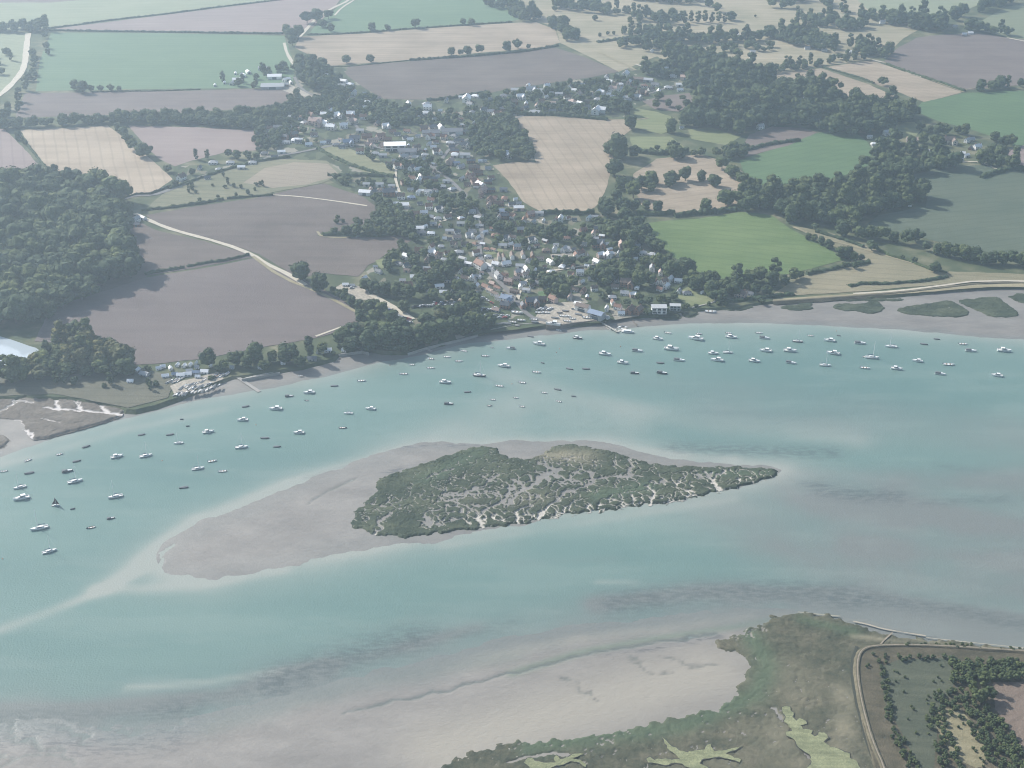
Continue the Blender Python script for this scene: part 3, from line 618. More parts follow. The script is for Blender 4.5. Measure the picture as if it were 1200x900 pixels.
# the sea wall: a grassed bank with a footpath along its top
def bank(name, px, w_top, w_base, h, z0, mat, path=None):
    g_ = smooth_poly(G(px, z0), 2, False); pts = []
    for i in range(len(g_) - 1):
        kk = max(1, int(math.dist(g_[i], g_[i+1]) / 6))
        pts += [(g_[i][0] + (g_[i+1][0]-g_[i][0])*j/kk, g_[i][1] + (g_[i+1][1]-g_[i][1])*j/kk) for j in range(kk)]
    pts.append(g_[-1]); vs = []; fs = []; top = []
    rr = random.Random(5)
    for i, p in enumerate(pts):
        a, b = pts[max(0, i-1)], pts[min(len(pts)-1, i+1)]; dx, dy = b[0]-a[0], b[1]-a[1]; L = math.hypot(dx, dy)+1e-9; nx, ny = -dy/L, dx/L
        j = rr.uniform(-.5, .5)
        for off, zz in ((w_base/2 + j, -1.2), (w_top/2, h), (-w_top/2, h), (-w_base/2 + j, -1.2)): vs.append((p[0]+nx*off, p[1]+ny*off, z0+zz))
        if i:
            k_ = 4*i
            for q in range(3): fs.append((k_-4+q, k_-3+q, k_+1+q, k_+q))
        top.append(p)
    link(name, mesh(name, vs, fs, False), mat, kind='structure')
    if path: link("footpath", ribbon_mesh("footpath", top, path, z0 + h + .06, .1), M_PATH, kind='structure')
M_PATH = plain('trodden_path', (0.29, 0.25, 0.19), scale=.4, var=.2)
M_BANK = field_mat("bank_grass", (0.115, 0.105, 0.070), (0.20, 0.175, 0.12), 0.2, 5, .3, 20)
bank("sea_wall", [(1050,960),(1038,905),(1022,870),(1012,835),(1005,800),(1004,775),(1010,761),(1030,757),(1080,757),(1140,760),(1260,768)], 2.0, 7, 1.1, 1.6, M_BANK, 0.65)
bank("sea_wall", [(800,352),(845,352)][:0] or [(905,354),(980,349),(1050,344),(1110,337),(1160,331),(1260,333)], 2.0, 8, 1.0, LAND, M_BANK, 0)
ribbon("ditch", [(1030,905),(1015,870),(1006,835),(999,800),(998,775),(1004,757)], 1.6, 1.52, plain("ditch_mud", (0.05,0.055,0.04)), amp=.4)
ribbon("footpath", [(1030,757),(1036,750),(1046,741)], 1.0, 1.75, M_PATH)
ribbon("shell_beach", [(1000,728),(1015,731),(1035,737),(1060,741),(1085,745)], .9, 1.0, plain("shell_sand", (0.38, 0.34, 0.27), var=.15), amp=.6)
ribbon("shell_beach", [(935,717),(960,720),(985,722)], 1.2, 1.0, plain("shell_sand_dull", (0.30, 0.29, 0.23), var=.15), amp=.6)
ribbon("shell_beach", [(1085,747),(1130,752),(1180,757),(1220,762)], 1.0, 1.0, plain("shell_sand_grey", (0.38, 0.35, 0.28), var=.2), amp=.6)
# ------------------------------------------------------------------ trees
k = NT("foliage")
oi = k.n('ShaderNodeObjectInfo')
n1 = k.noise(1/2.2, 3, 0.6); n2 = k.noise(1/0.8, 2, 0.6)
f = k.math('ADD', k.math('MULTIPLY', n1, 0.6), k.math('MULTIPLY', n2, 0.4))
base = k.ramp(f, (0.34, (0.034, 0.052, 0.026)), (0.5, (0.064, 0.088, 0.040)), (0.66, (0.120, 0.145, 0.066)))
tint = k.ramp(oi.outputs['Random'], (0.0, (0.75, 0.82, 0.85)), (0.5, (1.0, 1.0, 1.0)), (1.0, (1.3, 1.22, 1.0)))
base = k.mix(1.0, base, tint, 'MULTIPLY')
base = k.mix(1.0, base, oi.outputs['Color'], 'MULTIPLY')
k.color(base); k.b.inputs['Roughness'].default_value = 0.85; k.b.inputs['Specular IOR Level'].default_value = 0.15
M_LEAF = k.m
M_BARK = plain("bark", (0.10, 0.085, 0.07))
ICO = {}
def ico(sub):
    if sub not in ICO:
        bm = bmesh.new(); bmesh.ops.create_icosphere(bm, subdivisions=sub, radius=1.0)
        ICO[sub] = (np.array([v.co[:] for v in bm.verts]), [tuple(v.index for v in f.verts) for f in bm.faces]); bm.free()
    return ICO[sub]
def crown_mesh(name, seed, shape='round', lobes=20, leaves=380):
    """a crown one metre across its widest (unit size): uneven clumps with leaf sprays standing out of them"""
    r = random.Random(seed); m = MB(); cl = []
    for i in range(lobes):
        u = r.uniform(-1, 1); a = r.uniform(0, 6.283)
        if shape == 'round':
            zc = 0.52 + 0.30 * u; rad = 0.33 * math.sqrt(max(0.08, 1 - (u * 0.95) ** 2)) * r.uniform(.5, 1.08); cr = r.uniform(.13, .23)
        elif shape == 'broad':
            zc = 0.40 + 0.20 * u; rad = 0.38 * math.sqrt(max(0.1, 1 - u * u * .9)) * r.uniform(.35, 1.1); cr = r.uniform(.11, .18)
        elif shape == 'tall':
            zc = 0.78 + 0.62 * u; rad = 0.27 * math.sqrt(max(0.05, 1 - (u * .96) ** 2)) * r.uniform(.4, 1.05); cr = r.uniform(.11, .17)
        elif shape == 'poplar':
            zc = 1.15 + 1.05 * u; rad = 0.16 * (1 - .55 * max(0, u)) * r.uniform(.2, 1); cr = r.uniform(.12, .18) * (1 - .4 * max(0, u))
        else:   # bush
            zc = 0.22 + 0.16 * u; rad = 0.36 * math.sqrt(max(0.1, 1 - u * u)) * r.uniform(.3, 1.1); cr = r.uniform(.12, .2)
        cl.append((rad * math.cos(a), rad * math.sin(a), zc, cr))
    v0, f0 = ico(2)
    for i, (cx, cy_, cz, cr) in enumerate(cl):
        vs = []
        for v in v0:
            d = 1 + 0.34 * mnoise.noise(Vector((v[0]*1.9 + i*3.1, v[1]*1.9 + seed, v[2]*1.9))) + r.uniform(-.09, .09)
            vs.append((cx + v[0]*cr*d, cy_ + v[1]*cr*d, cz + v[2]*cr*d*.85))
        m.add(vs, f0)
    for i in range(leaves):
        cx, cy_, cz, cr = cl[r.randrange(len(cl))]
        a = r.uniform(0, 6.283); u = r.uniform(-.4, 1); q = math.sqrt(max(0, 1 - u*u)); n = Vector((q*math.cos(a), q*math.sin(a), u))
        p = Vector((cx, cy_, cz)) + n * cr * r.uniform(1.0, 1.25)
        t = Vector((r.uniform(-1,1), r.uniform(-1,1), r.uniform(-1,1))).cross(n).normalized(); b = n.cross(t).normalized() * .6 + n * r.uniform(-.6, .6)
        s = r.uniform(.018, .042)
        m.add([p - t*s - b*s, p + t*s - b*s*.6, p + t*s*.7 + b*s, p - t*s*.8 + b*s*.8], [(0,1,2,3)])
    return m.build(name)
def trunk_mesh(name, seed, h):
    r = random.Random(seed); m = MB(); m.tube((0,0,-.02), (r.uniform(-.01,.01), r.uniform(-.01,.01), h), .032, .02, 7)
    for i in range(4):
        a = i * 1.57 + r.uniform(-.4, .4); q = r.uniform(.12, .2)
        m.tube((0,0,h*.75), (q*math.cos(a), q*math.sin(a), h + r.uniform(.08, .18)), .014, .006, 5)
    return m.build(name)
SHAPES = {'round': ('round', 0.5, 4), 'broad': ('broad', .35, 3), 'tall': ('tall', .6, 2), 'poplar': ('poplar', .5, 1), 'bush': ('bush', .12, 2)}
CR = {}; TR = {}
for sname, (sh, th, nvar) in SHAPES.items():
    CR[sname] = [crown_mesh("crown", 100 * len(sname) + j, sh, 20 if sh != 'poplar' else 20) for j in range(nvar)]
    TR[sname] = [trunk_mesh("trunk", 7 * len(sname) + j, th) for j in range(nvar)]
    for me in CR[sname]: me.materials.append(M_LEAF)
    for me in TR[sname]: me.materials.append(M_BARK)
TONES = {'dark green': (0.72, 0.80, 0.84, 1), 'green': (1.0, 1.02, 0.98, 1), 'pale green': (1.4, 1.3, 1.05, 1), 'olive brown': (1.55, 1.18, 1.15, 1)}
TREES = []      # (ground x, y, z, width m, shape, tone, cluster phrase)
def add_tree(x, y, wpx, cl, shape='round', tone='green', z=LAND, name='tree'):
    gx, gy = P(x, y, z); TREES.append([gx, gy, z, wpx / S(y), shape, tone, cl, name, x, y])
ROOT = {}
def make_tree(gx, gy, z, wd, shape, tone, name='tree'):
    i = rng.randrange(len(CR[shape])); o = bpy.data.objects.new(name, None); COL.objects.link(o)
    o.location = (gx, gy, z - .1); s = wd * 1.0
    o.scale = (s * rng.uniform(.94, 1.06), s * rng.uniform(.94, 1.06), s * rng.uniform(.78, 1.08)); o.rotation_euler = (0, 0, rng.uniform(0, 6.28))
    o.empty_display_size = .1
    c = bpy.data.objects.new("crown", CR[shape][i]); COL.objects.link(c); c.parent = o; c.color = TONES[tone]
    t = bpy.data.objects.new("trunk", TR[shape][i]); COL.objects.link(t); t.parent = o
    return o

# trees one can tell apart: (x, base y, crown width in px, shape, tone)
def cl(phrase, rows):
    for r_ in rows:
        x, y, wp = r_[:3]; add_tree(x, y, wp, phrase, r_[3] if len(r_) > 3 else 'round', r_[4] if len(r_) > 4 else rng.choice(['green', 'dark green', 'green']))
cl("on the hedge above the upper stubble field", [(436,37,11),(454,36,8),(487,33,13),(543,29,8),(553,30,9),(388,37,10)])
cl("along the ploughed field's upper hedge", [(406,74,13),(434,73,10),(529,65,13,'broad'),(540,65,8),(548,64,11),(562,63,12),(594,60,13),(606,57,12),(619,57,6)])
cl("by the track left of the upper stubble field", [(360,27,18,'broad'),(372,24,16),(378,32,12),(385,22,13),(340,46,16),(350,44,15),(336,40,12),(343,54,13),(352,75,13),(364,76,12),(378,78,14)])
cl("between the left green and ploughed fields", [(88,106,13),(97,109,15),(107,107,8,'bush'),(118,107,8,'bush'),(130,107,9,'bush'),(140,107,7,'bush'),(55,57,9),(56,64,8),(53,45,8)])
cl("down the left stubble field's right edge", [(139,154,11),(145,160,13),(150,168,13),(156,176,14),(167,184,18),(173,182,14)])
cl("down the left stubble field's left edge", [(22,164,11),(30,170,7,'bush'),(63,210,12),(58,203,9,'bush'),(91,214,8)])
cl("around the white house by the lane", [(197,202,13,'broad'),(230,187,9,'tall'),(243,186,8,'tall'),(268,184,10),(278,186,11),(206,218,8,'bush'),(290,185,10)])
cl("beside the track at the large ploughed field", [(352,329,26,'round','dark green'),(375,342,24,'round','dark green')])
cl("on the copse spit in the dark ploughed field", [(419,266,13,'round','dark green'),(432,270,14),(445,268,15),(455,270,15),(407,276,14,'bush'),(418,276,16,'bush'),(432,276,16,'bush'),(446,277,14,'bush'),(392,274,9,'bush'),(460,276,13)])
cl("on the shore beside the big ploughed field", [(245,429,23,'round','dark green'),(277,428,20),(300,424,26,'round','dark green'),(290,431,17),(338,424,30,'round','dark green'),(363,418,18,'tall'),(320,424,15),(263,433,14,'bush'),(310,434,14,'bush'),(378,414,15,'bush'),(352,430,16,'bush','dark green')])
cl("on the wooded bluff above the small beach", [(402,404,24,'round','dark green'),(416,400,28,'round','dark green'),(412,412,22,'round','dark green'),(432,410,26,'round','dark green'),(448,408,26,'round','dark green'),(436,396,24),(452,396,24),(466,406,26,'round','dark green'),(480,400,24),(470,392,22),
    (492,400,24,'round','dark green'),(506,396,24,'round','dark green'),(520,392,24,'round','dark green'),(534,391,24,'round','dark green'),(548,388,22,'round','dark green'),(560,384,20),(500,384,22),(516,380,22,'round','olive brown'),(532,379,22,'round','dark green'),(424,380,20),(438,382,20),(458,380,22),(575,381,16,'bush')])
cl("between the gravel yard and field track", [(396,348,11),(404,353,12),(412,358,13),(422,364,15),(432,366,17),(440,364,15),(448,370,18),(404,345,9,'bush')])
cl("in the village's lower left gardens", [(428,340,16),(440,344,18),(452,346,18),(466,348,20),(480,350,20),(494,346,20),(474,366,16),(492,336,18),(508,334,20),(524,330,22,'round','dark green'),(536,342,16),(508,352,16),(544,352,18,'broad','olive brown'),(556,362,16),(540,370,18)])
cl("between the stubble and bright green fields", [(708,250,20,'round','dark green'),(722,238,18),(712,254,22,'round','dark green'),(730,250,20),(742,248,16),(733,262,22),(746,270,20),(756,280,20,'round','dark green'),(740,286,20),(724,276,20),(764,292,16),(772,314,20,'round','dark green'),(786,326,22,'round','dark green'),
    (804,322,24,'round','dark green'),(812,330,16),(748,336,20),(732,332,20),(716,330,20),(700,332,20),(760,334,18)])
cl("in the paddocks beside the pale stubble field", [(724,186,30,'round','dark green'),(716,182,22),(743,184,16),(763,179,7),(770,176,7,'bush'),(790,186,22),(738,151,18,'round','dark green'),(722,128,20,'round','dark green'),(733,134,16),(720,206,22),(728,222,22,'broad','dark green'),(752,222,24,'broad'),(762,215,18),(785,215,17),(803,212,18),(822,212,14),(837,218,18),
    (742,232,20),(757,246,12),(770,249,16),(827,248,16)])
cl("between the paddocks and the green strip field", [(846,198,18),(858,208,18),(868,216,16),(880,222,18),(850,240,22),(866,238,20),(884,236,20),(874,248,20),(896,244,20),(912,240,20),(918,252,22)])
cl("between the bright green field and mudflat", [(822,340,14),(834,344,16),(848,342,16),(862,338,18,'round','dark green'),(878,334,18),(890,330,18,'round','dark green'),(904,336,20,'round','dark green'),(918,334,14,'round','dark green'),(846,354,16,'round','dark green'),(836,352,14),(930,328,16),(938,326,10,'bush'),(884,344,14),(898,346,14,'bush')])
cl("in the hedge across the dry pasture", [(947,281,9),(954,283,10),(962,287,11),(971,291,14),(985,302,17),(993,303,16),(1000,305,13),(1009,305,8),(955,269,9,'bush'),(1021,294,15),(1057,304,6,'bush'),(1071,308,8,'bush'),(1095,319,15),(1002,315,9,'bush'),(988,314,8,'bush')])
cl("along the lower edge of the big olive field", [(1008,281,18),(1020,280,18),(1034,281,18),(1047,284,14),(1062,286,18),(1073,283,22,'broad','dark green'),(1085,294,12),(1098,298,14),(1108,300,18),(1120,302,18),(1130,304,19),(1142,306,18),(1152,310,16),(1163,309,16),(1174,309,16),(1186,310,18),(1198,312,20)])
cl("in the wood bulging into the big olive field", [(936,256,18),(950,260,18),(964,262,20),(978,264,22),(994,262,22),(986,276,20),(1000,250,22),(1014,252,22,'round','dark green'),(1030,248,24,'round','dark green'),(1044,246,22,'round','dark green'),(1060,244,20,'round','dark green'),(1076,238,14),(1020,238,20),(1036,232,18),(1054,232,20,'tall'),(1004,236,20),(988,240,20),(970,244,20),(954,238,20)])
cl("around the hamlet beside the big olive field", [(1032,214,20),(1046,212,22),(1060,202,22,'round','dark green'),(1074,204,18),(1088,202,18,'round','dark green'),(1102,198,18),(1118,198,22,'round','dark green'),(1078,152,14,'broad'),(1090,155,9,'poplar','dark green'),(1100,158,16),(1108,158,14),(1122,156,10,'poplar','dark green'),(1130,158,14),(1082,168,14),(1096,170,14),
    (1165,166,16,'broad'),(1150,192,18),(1160,194,16),(1172,196,16),(1186,198,20),(1176,172,14,'bush'),(1184,170,14,'bush'),(1034,100,14,'broad','dark green'),(1012,196,16),(1024,186,14)])
cl("scattered over the pale heath", [(697,24,7),(650,13,7,'bush'),(738,27,8),(788,22,13),(800,22,10),(736,16,8,'poplar'),(703,43,5),(712,41,5),(719,41,5),(1012,27,16),(1025,24,12),(1044,29,14),(996,56,12,'tall'),(1008,50,9),(1070,34,6),(1012,32,12),(935,11,5),(885,20,3),(978,50,10)])
cl("in the tall clump on the heath", [(802,28,9,'tall'),(810,26,9,'tall'),(818,27,10,'tall'),(826,26,10,'tall'),(834,27,9,'tall'),(842,26,9,'tall'),(849,27,8,'tall'),(857,24,14),(831,8,12),(840,14,12)])
cl("beside the southern stubble field", [(1139,812,13,'tall','green'),(1147,822,20,'round','green'),(1158,818,17,'round','green'),(1152,806,16,'tall','green')])
n_explicit = len(TREES)

# woods: fill with trees at an uneven spacing until the budget of single trees is used, the far rest becomes one mass
STUFF = []
def fill(poly, sp_px, wpx, phrase=None, dens=1.0, shapes=('round','round','broad','tall'), tones=('green','dark green','green','pale green'), z=LAND, single=False, name='tree'):
    gp = G(poly, z); ym = sum(p[1] for p in poly) / len(poly)
    sp = sp_px / S(ym); x0 = min(p[0] for p in gp); x1 = max(p[0] for p in gp); y0 = min(p[1] for p in gp); y1 = max(p[1] for p in gp)
    yy = y0; ext = max(p[1] for p in poly) - min(p[1] for p in poly); up = .6 * wpx if ext > 1.9 * wpx else .22 * wpx
    if single or z != LAND: up = 0
    while yy < y1:
        xx = x0 + rng.uniform(0, sp)
        while xx < x1:
            a, b = xx + rng.uniform(-.38, .38) * sp, yy + rng.uniform(-.38, .38) * sp
            if inside(a, b, gp) and rng.random() < dens and not blocked(a, b) and over_too(a, b, z, up, poly):
                wd = rng.uniform(.78, 1.2) * wpx / S(ym); r_ = [a, b, z, wd, rng.choice(shapes), rng.choice(tones), phrase, name, 0, 0]
                (TREES if single else STUFF).append(r_)
            xx += sp
        yy += sp
def over_too(a, b, z, up, poly):
    """the outline was traced round the crowns, so a tree's middle has to be inside it as well as its foot"""
    if not up: return True
    u, v = project(np.array(a), np.array(b), z); return bool(inside(u, v - up, poly))
BLOCK = []      # circles kept clear (houses, yards)
def blocked(a, b):
    for (cx, cy_, r_) in BLOCK:
        if (a-cx)**2 + (b-cy_)**2 < r_*r_: return True
    return False
# ------------------------------------------------------------------ houses
WALLS = {'white': plain("white_render", (0.86, 0.85, 0.82), var=.04), 'cream': plain("cream_render", (0.62, 0.58, 0.50), var=.05), 'brick': plain("red_brick", (0.30, 0.17, 0.12), var=.2, scale=3),
         'grey': plain("weatherboard_grey", (0.40, 0.41, 0.42), var=.08), 'black': plain("tarred_boards", (0.06, 0.06, 0.065)), 'pink': plain("pink_render", (0.62, 0.47, 0.41), var=.05)}
ROOFS = {'slate': plain("slate_roof", (0.15, 0.16, 0.18), var=.2, scale=1.2, rough=.55), 'tile': plain("red_tile_roof", (0.26, 0.15, 0.11), var=.25, scale=1.2), 'brown': plain("brown_tile_roof", (0.19, 0.145, 0.12), var=.25, scale=1.2),
         'white': plain("white_sheet_roof", (0.88, 0.88, 0.88), var=.05, rough=.4), 'grey': plain("grey_sheet_roof", (0.42, 0.43, 0.44), var=.1, rough=.5), 'pink': plain("clay_tile_roof", (0.46, 0.34, 0.29), var=.2, scale=1), 'blue': plain("blue_grey_roof", (0.24, 0.30, 0.40), var=.08, rough=.5)}
ROOFWORD = {'slate': 'dark slate', 'tile': 'red tiled', 'brown': 'brown tiled', 'white': 'white', 'grey': 'pale grey', 'pink': 'clay tiled', 'blue': 'blue grey'}
WALLWORD = {'white': 'white', 'cream': 'cream', 'brick': 'red brick', 'grey': 'grey boarded', 'black': 'black boarded', 'pink': 'pink'}
M_GLASS = plain("window_glass", (0.04, 0.05, 0.06), rough=.15, spec=.6); M_DOOR = plain("painted_door", (0.10, 0.13, 0.16)); M_CHIM = plain("chimney_brick", (0.28, 0.16, 0.12))
def gable(m, mw, x0, x1, y0, y1, z0, z1, rise, ov=.45, th=.22):
    """roof slabs over a block whose ridge runs along x; gable triangles go to the wall mesh"""
    yc = (y0 + y1) / 2; s = rise / ((y1 - y0) / 2)
    for sg, ye in ((-1, y0), (1, y1)):
        yo = ye + sg * ov; zo = z1 - ov * s
        a = [(x0-ov, yo, zo), (x1+ov, yo, zo), (x1+ov, yc, z1+rise), (x0-ov, yc, z1+rise)]
        b = [(p[0], p[1], p[2] + th) for p in a]
        m.add(a + b, [(0,1,2,3), (4,7,6,5), (0,4,5,1), (1,5,6,2), (3,7,4,0)] if sg > 0 else [(3,2,1,0), (5,6,7,4), (1,5,4,0), (2,6,5,1), (0,4,7,3)])
    for xe, o in ((x0, (0,2,1)), (x1, (0,1,2))): mw.add([(xe, y0, z1-.01), (xe, y1, z1-.01), (xe, yc, z1+rise-.02)], [o])
def house_meshes(kind, seed=0):
    """wall, roof, chimney, window and door meshes for a house one can recognise; unit is the metre, the length is 12"""
    r = random.Random(seed); W, Rf, Ch, Wi, Do = MB(), MB(), [], [], []
    def win(x, y, z, side, w_=1.3, h=1.25):
        m = MB(); d = .06
        if side == 's': m.box(x-w_/2, x+w_/2, y-d, y+.02, z, z+h)
        elif side == 'n': m.box(x-w_/2, x+w_/2, y-.02, y+d, z, z+h)
        elif side == 'w': m.box(x-d, x+.02, y-w_/2, y+w_/2, z, z+h)
        else: m.box(x-.02, x+d, y-w_/2, y+w_/2, z, z+h)
        Wi.append(m)
    if kind in ('house', 'ell', 'cottage'):
        L, D, h, ri = (12, 7.5, 5.0, 3.2) if kind != 'cottage' else (12, 6.4, 2.9, 3.0)
        W.box(-L/2, L/2, -D/2, D/2, -.3, h); gable(Rf, W, -L/2, L/2, -D/2, D/2, h, h, ri)
        for x in (-4, -.2, 4): win(x, -D/2, 1.0, 's'); (h > 4) and win(x, -D/2, 3.4, 's', 1.2, 1.1)
        win(-L/2, 0, 1.0, 'w'); 
        if h > 4: win(-L/2, 0, 3.6, 'w', 1.2, 1.1)
        if kind == 'ell':
            W.box(1.5, 6.8, -8.2, -D/2 + .01, -.3, h - .4); m2, w2 = MB(), MB()
            gable(m2, w2, -8.2, 0, 1.5, 6.8, 0, h-.4, 2.6)
            Rf.add([(q[1], q[0], q[2]) for q in m2.v], [tuple(reversed(f_)) for f_ in m2.f]); W.add([(q[1], q[0], q[2]) for q in w2.v], [tuple(reversed(f_)) for f_ in w2.f])
            win(4.1, -8.2, 1.0, 's', 2.0); win(4.1, -8.2, 3.2, 's')
        Ch.append(MB().box(-4.9, -3.9, -.5, .5, h+ri-1.0, h+ri+1.3)); Ch.append(MB().box(3.6, 4.6, -.5, .5, h+ri-1.0, h+ri+1.1)) if kind == 'house' else None
        Do.append(MB().box(-2.6, -1.6, -D/2-.07, -D/2+.02, -.05, 2.1))
    elif kind == 'bungalow':
        L, D, h, ri = 12, 8.5, 2.7, 2.3; W.box(-L/2, L/2, -D/2, D/2, -.3, h); o = .5
        a = [(-L/2-o,-D/2-o,h-.1),(L/2+o,-D/2-o,h-.1),(L/2+o,D/2+o,h-.1),(-L/2-o,D/2+o,h-.1),(-2.2,0,h+ri),(2.2,0,h+ri)]
        Rf.add(a, [(0,1,5,4),(1,2,5),(2,3,4,5),(3,0,4),(3,2,1,0)])
        for x in (-4, 0, 4): win(x, -D/2, 1.0, 's', 1.8, 1.2)
        win(-L/2, 1, 1.0, 'w', 1.6); Ch.append(MB().box(1.2, 2.2, .6, 1.5, h+.6, h+ri+.9)); Do.append(MB().box(1.6, 2.6, -D/2-.07, -D/2+.02, -.05, 2.1))
    elif kind == 'barn':
        L, D, h, ri = 12, 7.0, 3.4, 2.0; W.box(-L/2, L/2, -D/2, D/2, -.3, h); gable(Rf, W, -L/2, L/2, -D/2, D/2, h, h, ri, .3)
        Do.append(MB().box(-1.8, 1.8, -D/2-.08, -D/2+.02, -.05, 2.9)); Do.append(MB().box(-L/2-.08, -L/2+.02, -1.6, 1.6, -.05, 2.9))
    elif kind == 'shed':
        L, D, h, ri = 12, 7.0, 5.2, 1.8; W.box(-L/2, L/2, -D/2, D/2, -.3, h); gable(Rf, W, -L/2, L/2, -D/2, D/2, h, h, ri, .5)
        Do.append(MB().box(-3.4, 3.4, -D/2-.08, -D/2+.02, -.05, 3.0)); win(0, -D/2, 3.6, 's', 5, 1)
    elif kind == 'flat':
        L, D, h = 12, 7.0, 5.6; W.box(-L/2, L/2, -D/2, D/2, -.3, h); Rf.box(-L/2-.5, L/2+.5, -D/2-.8, D/2+.4, h, h+.35)
        for x in (-4, 0, 4): win(x, -D/2, 3.2, 's', 2.8, 1.9); win(x, -D/2, .5, 's', 2.4, 1.9)
        Do.append(MB().box(-2.5, -1.7, -D/2-.07, -D/2+.02, -.05, 2.1))
    elif kind == 'terrace':
        L, D, h, ri = 12, 4.2, 3.6, 2.2; W.box(-L/2, L/2, -D/2, D/2, -.3, h); gable(Rf, W, -L/2, L/2, -D/2, D/2, h, h, ri, .3)
        for x in (-4.8, -2.4, 0, 2.4, 4.8): win(x, -D/2, .8, 's', .8, .9); win(x, -D/2, 2.4, 's', .8, .8)
        for x in (-3.6, 0.0+1.2, 3.6): Ch.append(MB().box(x-.3, x+.3, -.3, .3, h+ri-.6, h+ri+.8))
        Do.append(MB().box(-3.9, -3.4, -D/2-.06, -D/2+.02, -.05, 1.5)); Do.append(MB().box(.9, 1.4, -D/2-.06, -D/2+.02, -.05, 1.5))
    elif kind == 'chalet':
        L, D, h, ri = 12, 8.0, 2.8, 2.2; W.box(-L/2, L/2, -D/2, D/2, -.3, h); gable(Rf, W, -L/2, L/2, -D/2, D/2, h, h, ri, .7)
        win(-2.5, -D/2, 1.0, 's', 2.2, 1.2); win(-L/2, 1.5, 1.0, 'w', 1.6, 1.2); Do.append(MB().box(1.5, 3.1, -D/2-.07, -D/2+.02, -.05, 2.1))
    return W, Rf, Ch, Wi, Do
HM = {}
def hm(kind):
    if kind not in HM:
        W, Rf, Ch, Wi, Do = house_meshes(kind)
        HM[kind] = (W.build("wall"), Rf.build("roof"), [c.build("chimney") for c in Ch], [c.build("window") for c in Wi], [c.build("door") for c in Do])
        HM[kind][0].materials.append(WALLS['white']); HM[kind][1].materials.append(ROOFS['slate'])
        for lst, mt in ((HM[kind][2], M_CHIM), (HM[kind][3], M_GLASS), (HM[kind][4], M_DOOR)):
            for me in lst: me.materials.append(mt)
    return HM[kind]
HOUSES = []
NOUN = {'house': ('house', 'house'), 'ell': ('house', 'house'), 'cottage': ('cottage', 'house'), 'bungalow': ('bungalow', 'house'), 'barn': ('barn', 'barn'), 'shed': ('boat_shed', 'shed'), 'flat': ('flat_roofed_house', 'house'), 'terrace': ('terrace', 'house'), 'chalet': ('chalet', 'chalet')}
def noun(kind, wp): return 'outbuilding' if kind == 'barn' and wp <= 9 else NOUN[kind][0]
def slot(o, mat):
    o.material_slots[0].link = 'OBJECT'; o.material_slots[0].material = mat
def make_house(x, y, wpx, rot, kind, wall, roof, cluster, z=LAND, asp=1.0, detail=True):
    gx, gy = P(x, y, z); BLOCK.append((gx, gy, max(6.5, wpx / S(y) * .62))); BLOCK.append((gx + rng.uniform(-2, 2), gy - 10, 6.0)); BLOCK.append((gx + rng.uniform(-2, 2), gy - 17, 3.5))
    wm, rm, chm, wim, dom = hm(kind)
    o = bpy.data.objects.new(noun(kind, wpx), None); COL.objects.link(o); o.location = (gx, gy, z); o.rotation_euler = (0, 0, R(rot))
    s = wpx / S(y) / 12.0; sz = min(1.25, max(.62, s ** .6)); o.scale = (s, s * asp, sz); o.empty_display_size = .1
    a = bpy.data.objects.new("wall", wm); COL.objects.link(a); a.parent = o; slot(a, WALLS[wall])
    b = bpy.data.objects.new("roof", rm); COL.objects.link(b); b.parent = o; slot(b, ROOFS[roof])
    for me in chm:
        c = bpy.data.objects.new("chimney", me); COL.objects.link(c); c.parent = b
    if detail:
        for me in wim:
            c = bpy.data.objects.new("window", me); COL.objects.link(c); c.parent = a
        for me in dom:
            c = bpy.data.objects.new("door", me); COL.objects.link(c); c.parent = a
    HOUSES.append((o, x, y, kind, wall, roof, cluster, wpx)); return o
W_, C_, B_, G_, K_, P_ = 'white', 'cream', 'brick', 'grey', 'black', 'pink'
def hs(cluster, rows, **kw):
    for r_ in rows:
        x, y, wp, rot = r_[:4]; kind = r_[4] if len(r_) > 4 else rng.choice(['house', 'cottage', 'bungalow', 'ell'])
        wall = r_[5] if len(r_) > 5 else rng.choice([W_, W_, C_, B_]); roof = r_[6] if len(r_) > 6 else rng.choice(['slate', 'tile', 'brown', 'brown', 'grey'])
        make_house(x, y + 2, wp, rot, kind, wall, roof, cluster, detail=(y > 60), **kw)
hs("at the farm below the left green field", [(279,94,12,5,'barn',W_,'white'),(272,97,8,80,'barn',W_,'grey'),(259,90,5,100,'barn',W_,'white'),(263,96,5,95,'barn',W_,'white'),(286,88,7,105,'barn',W_,'white'),(291,84,8,115,'barn',W_,'white'),(276,85,5,100,'barn',W_,'white'),(283,86,5,70,'barn',W_,'grey'),(252,99,5,100,'barn',W_,'white')])
hs("at the farm beside the pale track", [(322,90,16,4,'barn',W_,'white'),(320,101,26,4,'barn',G_,'grey'),(336,93,9,40,'barn',W_,'white'),(334,99,9,0,'barn',B_,'grey'),(308,80,10,0,'barn',W_,'grey'),(341,96,6,110,'barn',W_,'white')])
hs("by the upper dark field", [(376,91,5,100,'cottage',W_,'slate'),(382,88,7,10,'cottage',W_,'white'),(388,90,5,100,'cottage',W_,'slate'),(392,91,6,95,'cottage',W_,'slate'),(402,95,10,-25,'barn',W_,'white'),(410,98,8,-20,'bungalow',W_,'white'),(398,101,12,5,'barn',W_,'grey'),(415,109,8,80,'house',W_,'grey'),(411,117,8,75,'ell',W_,'slate'),(430,119,8,10,'bungalow',W_,'white'),(428,109,6,0),(443,115,8,70,'cottage',C_,'pink'),(443,131,6,0)])
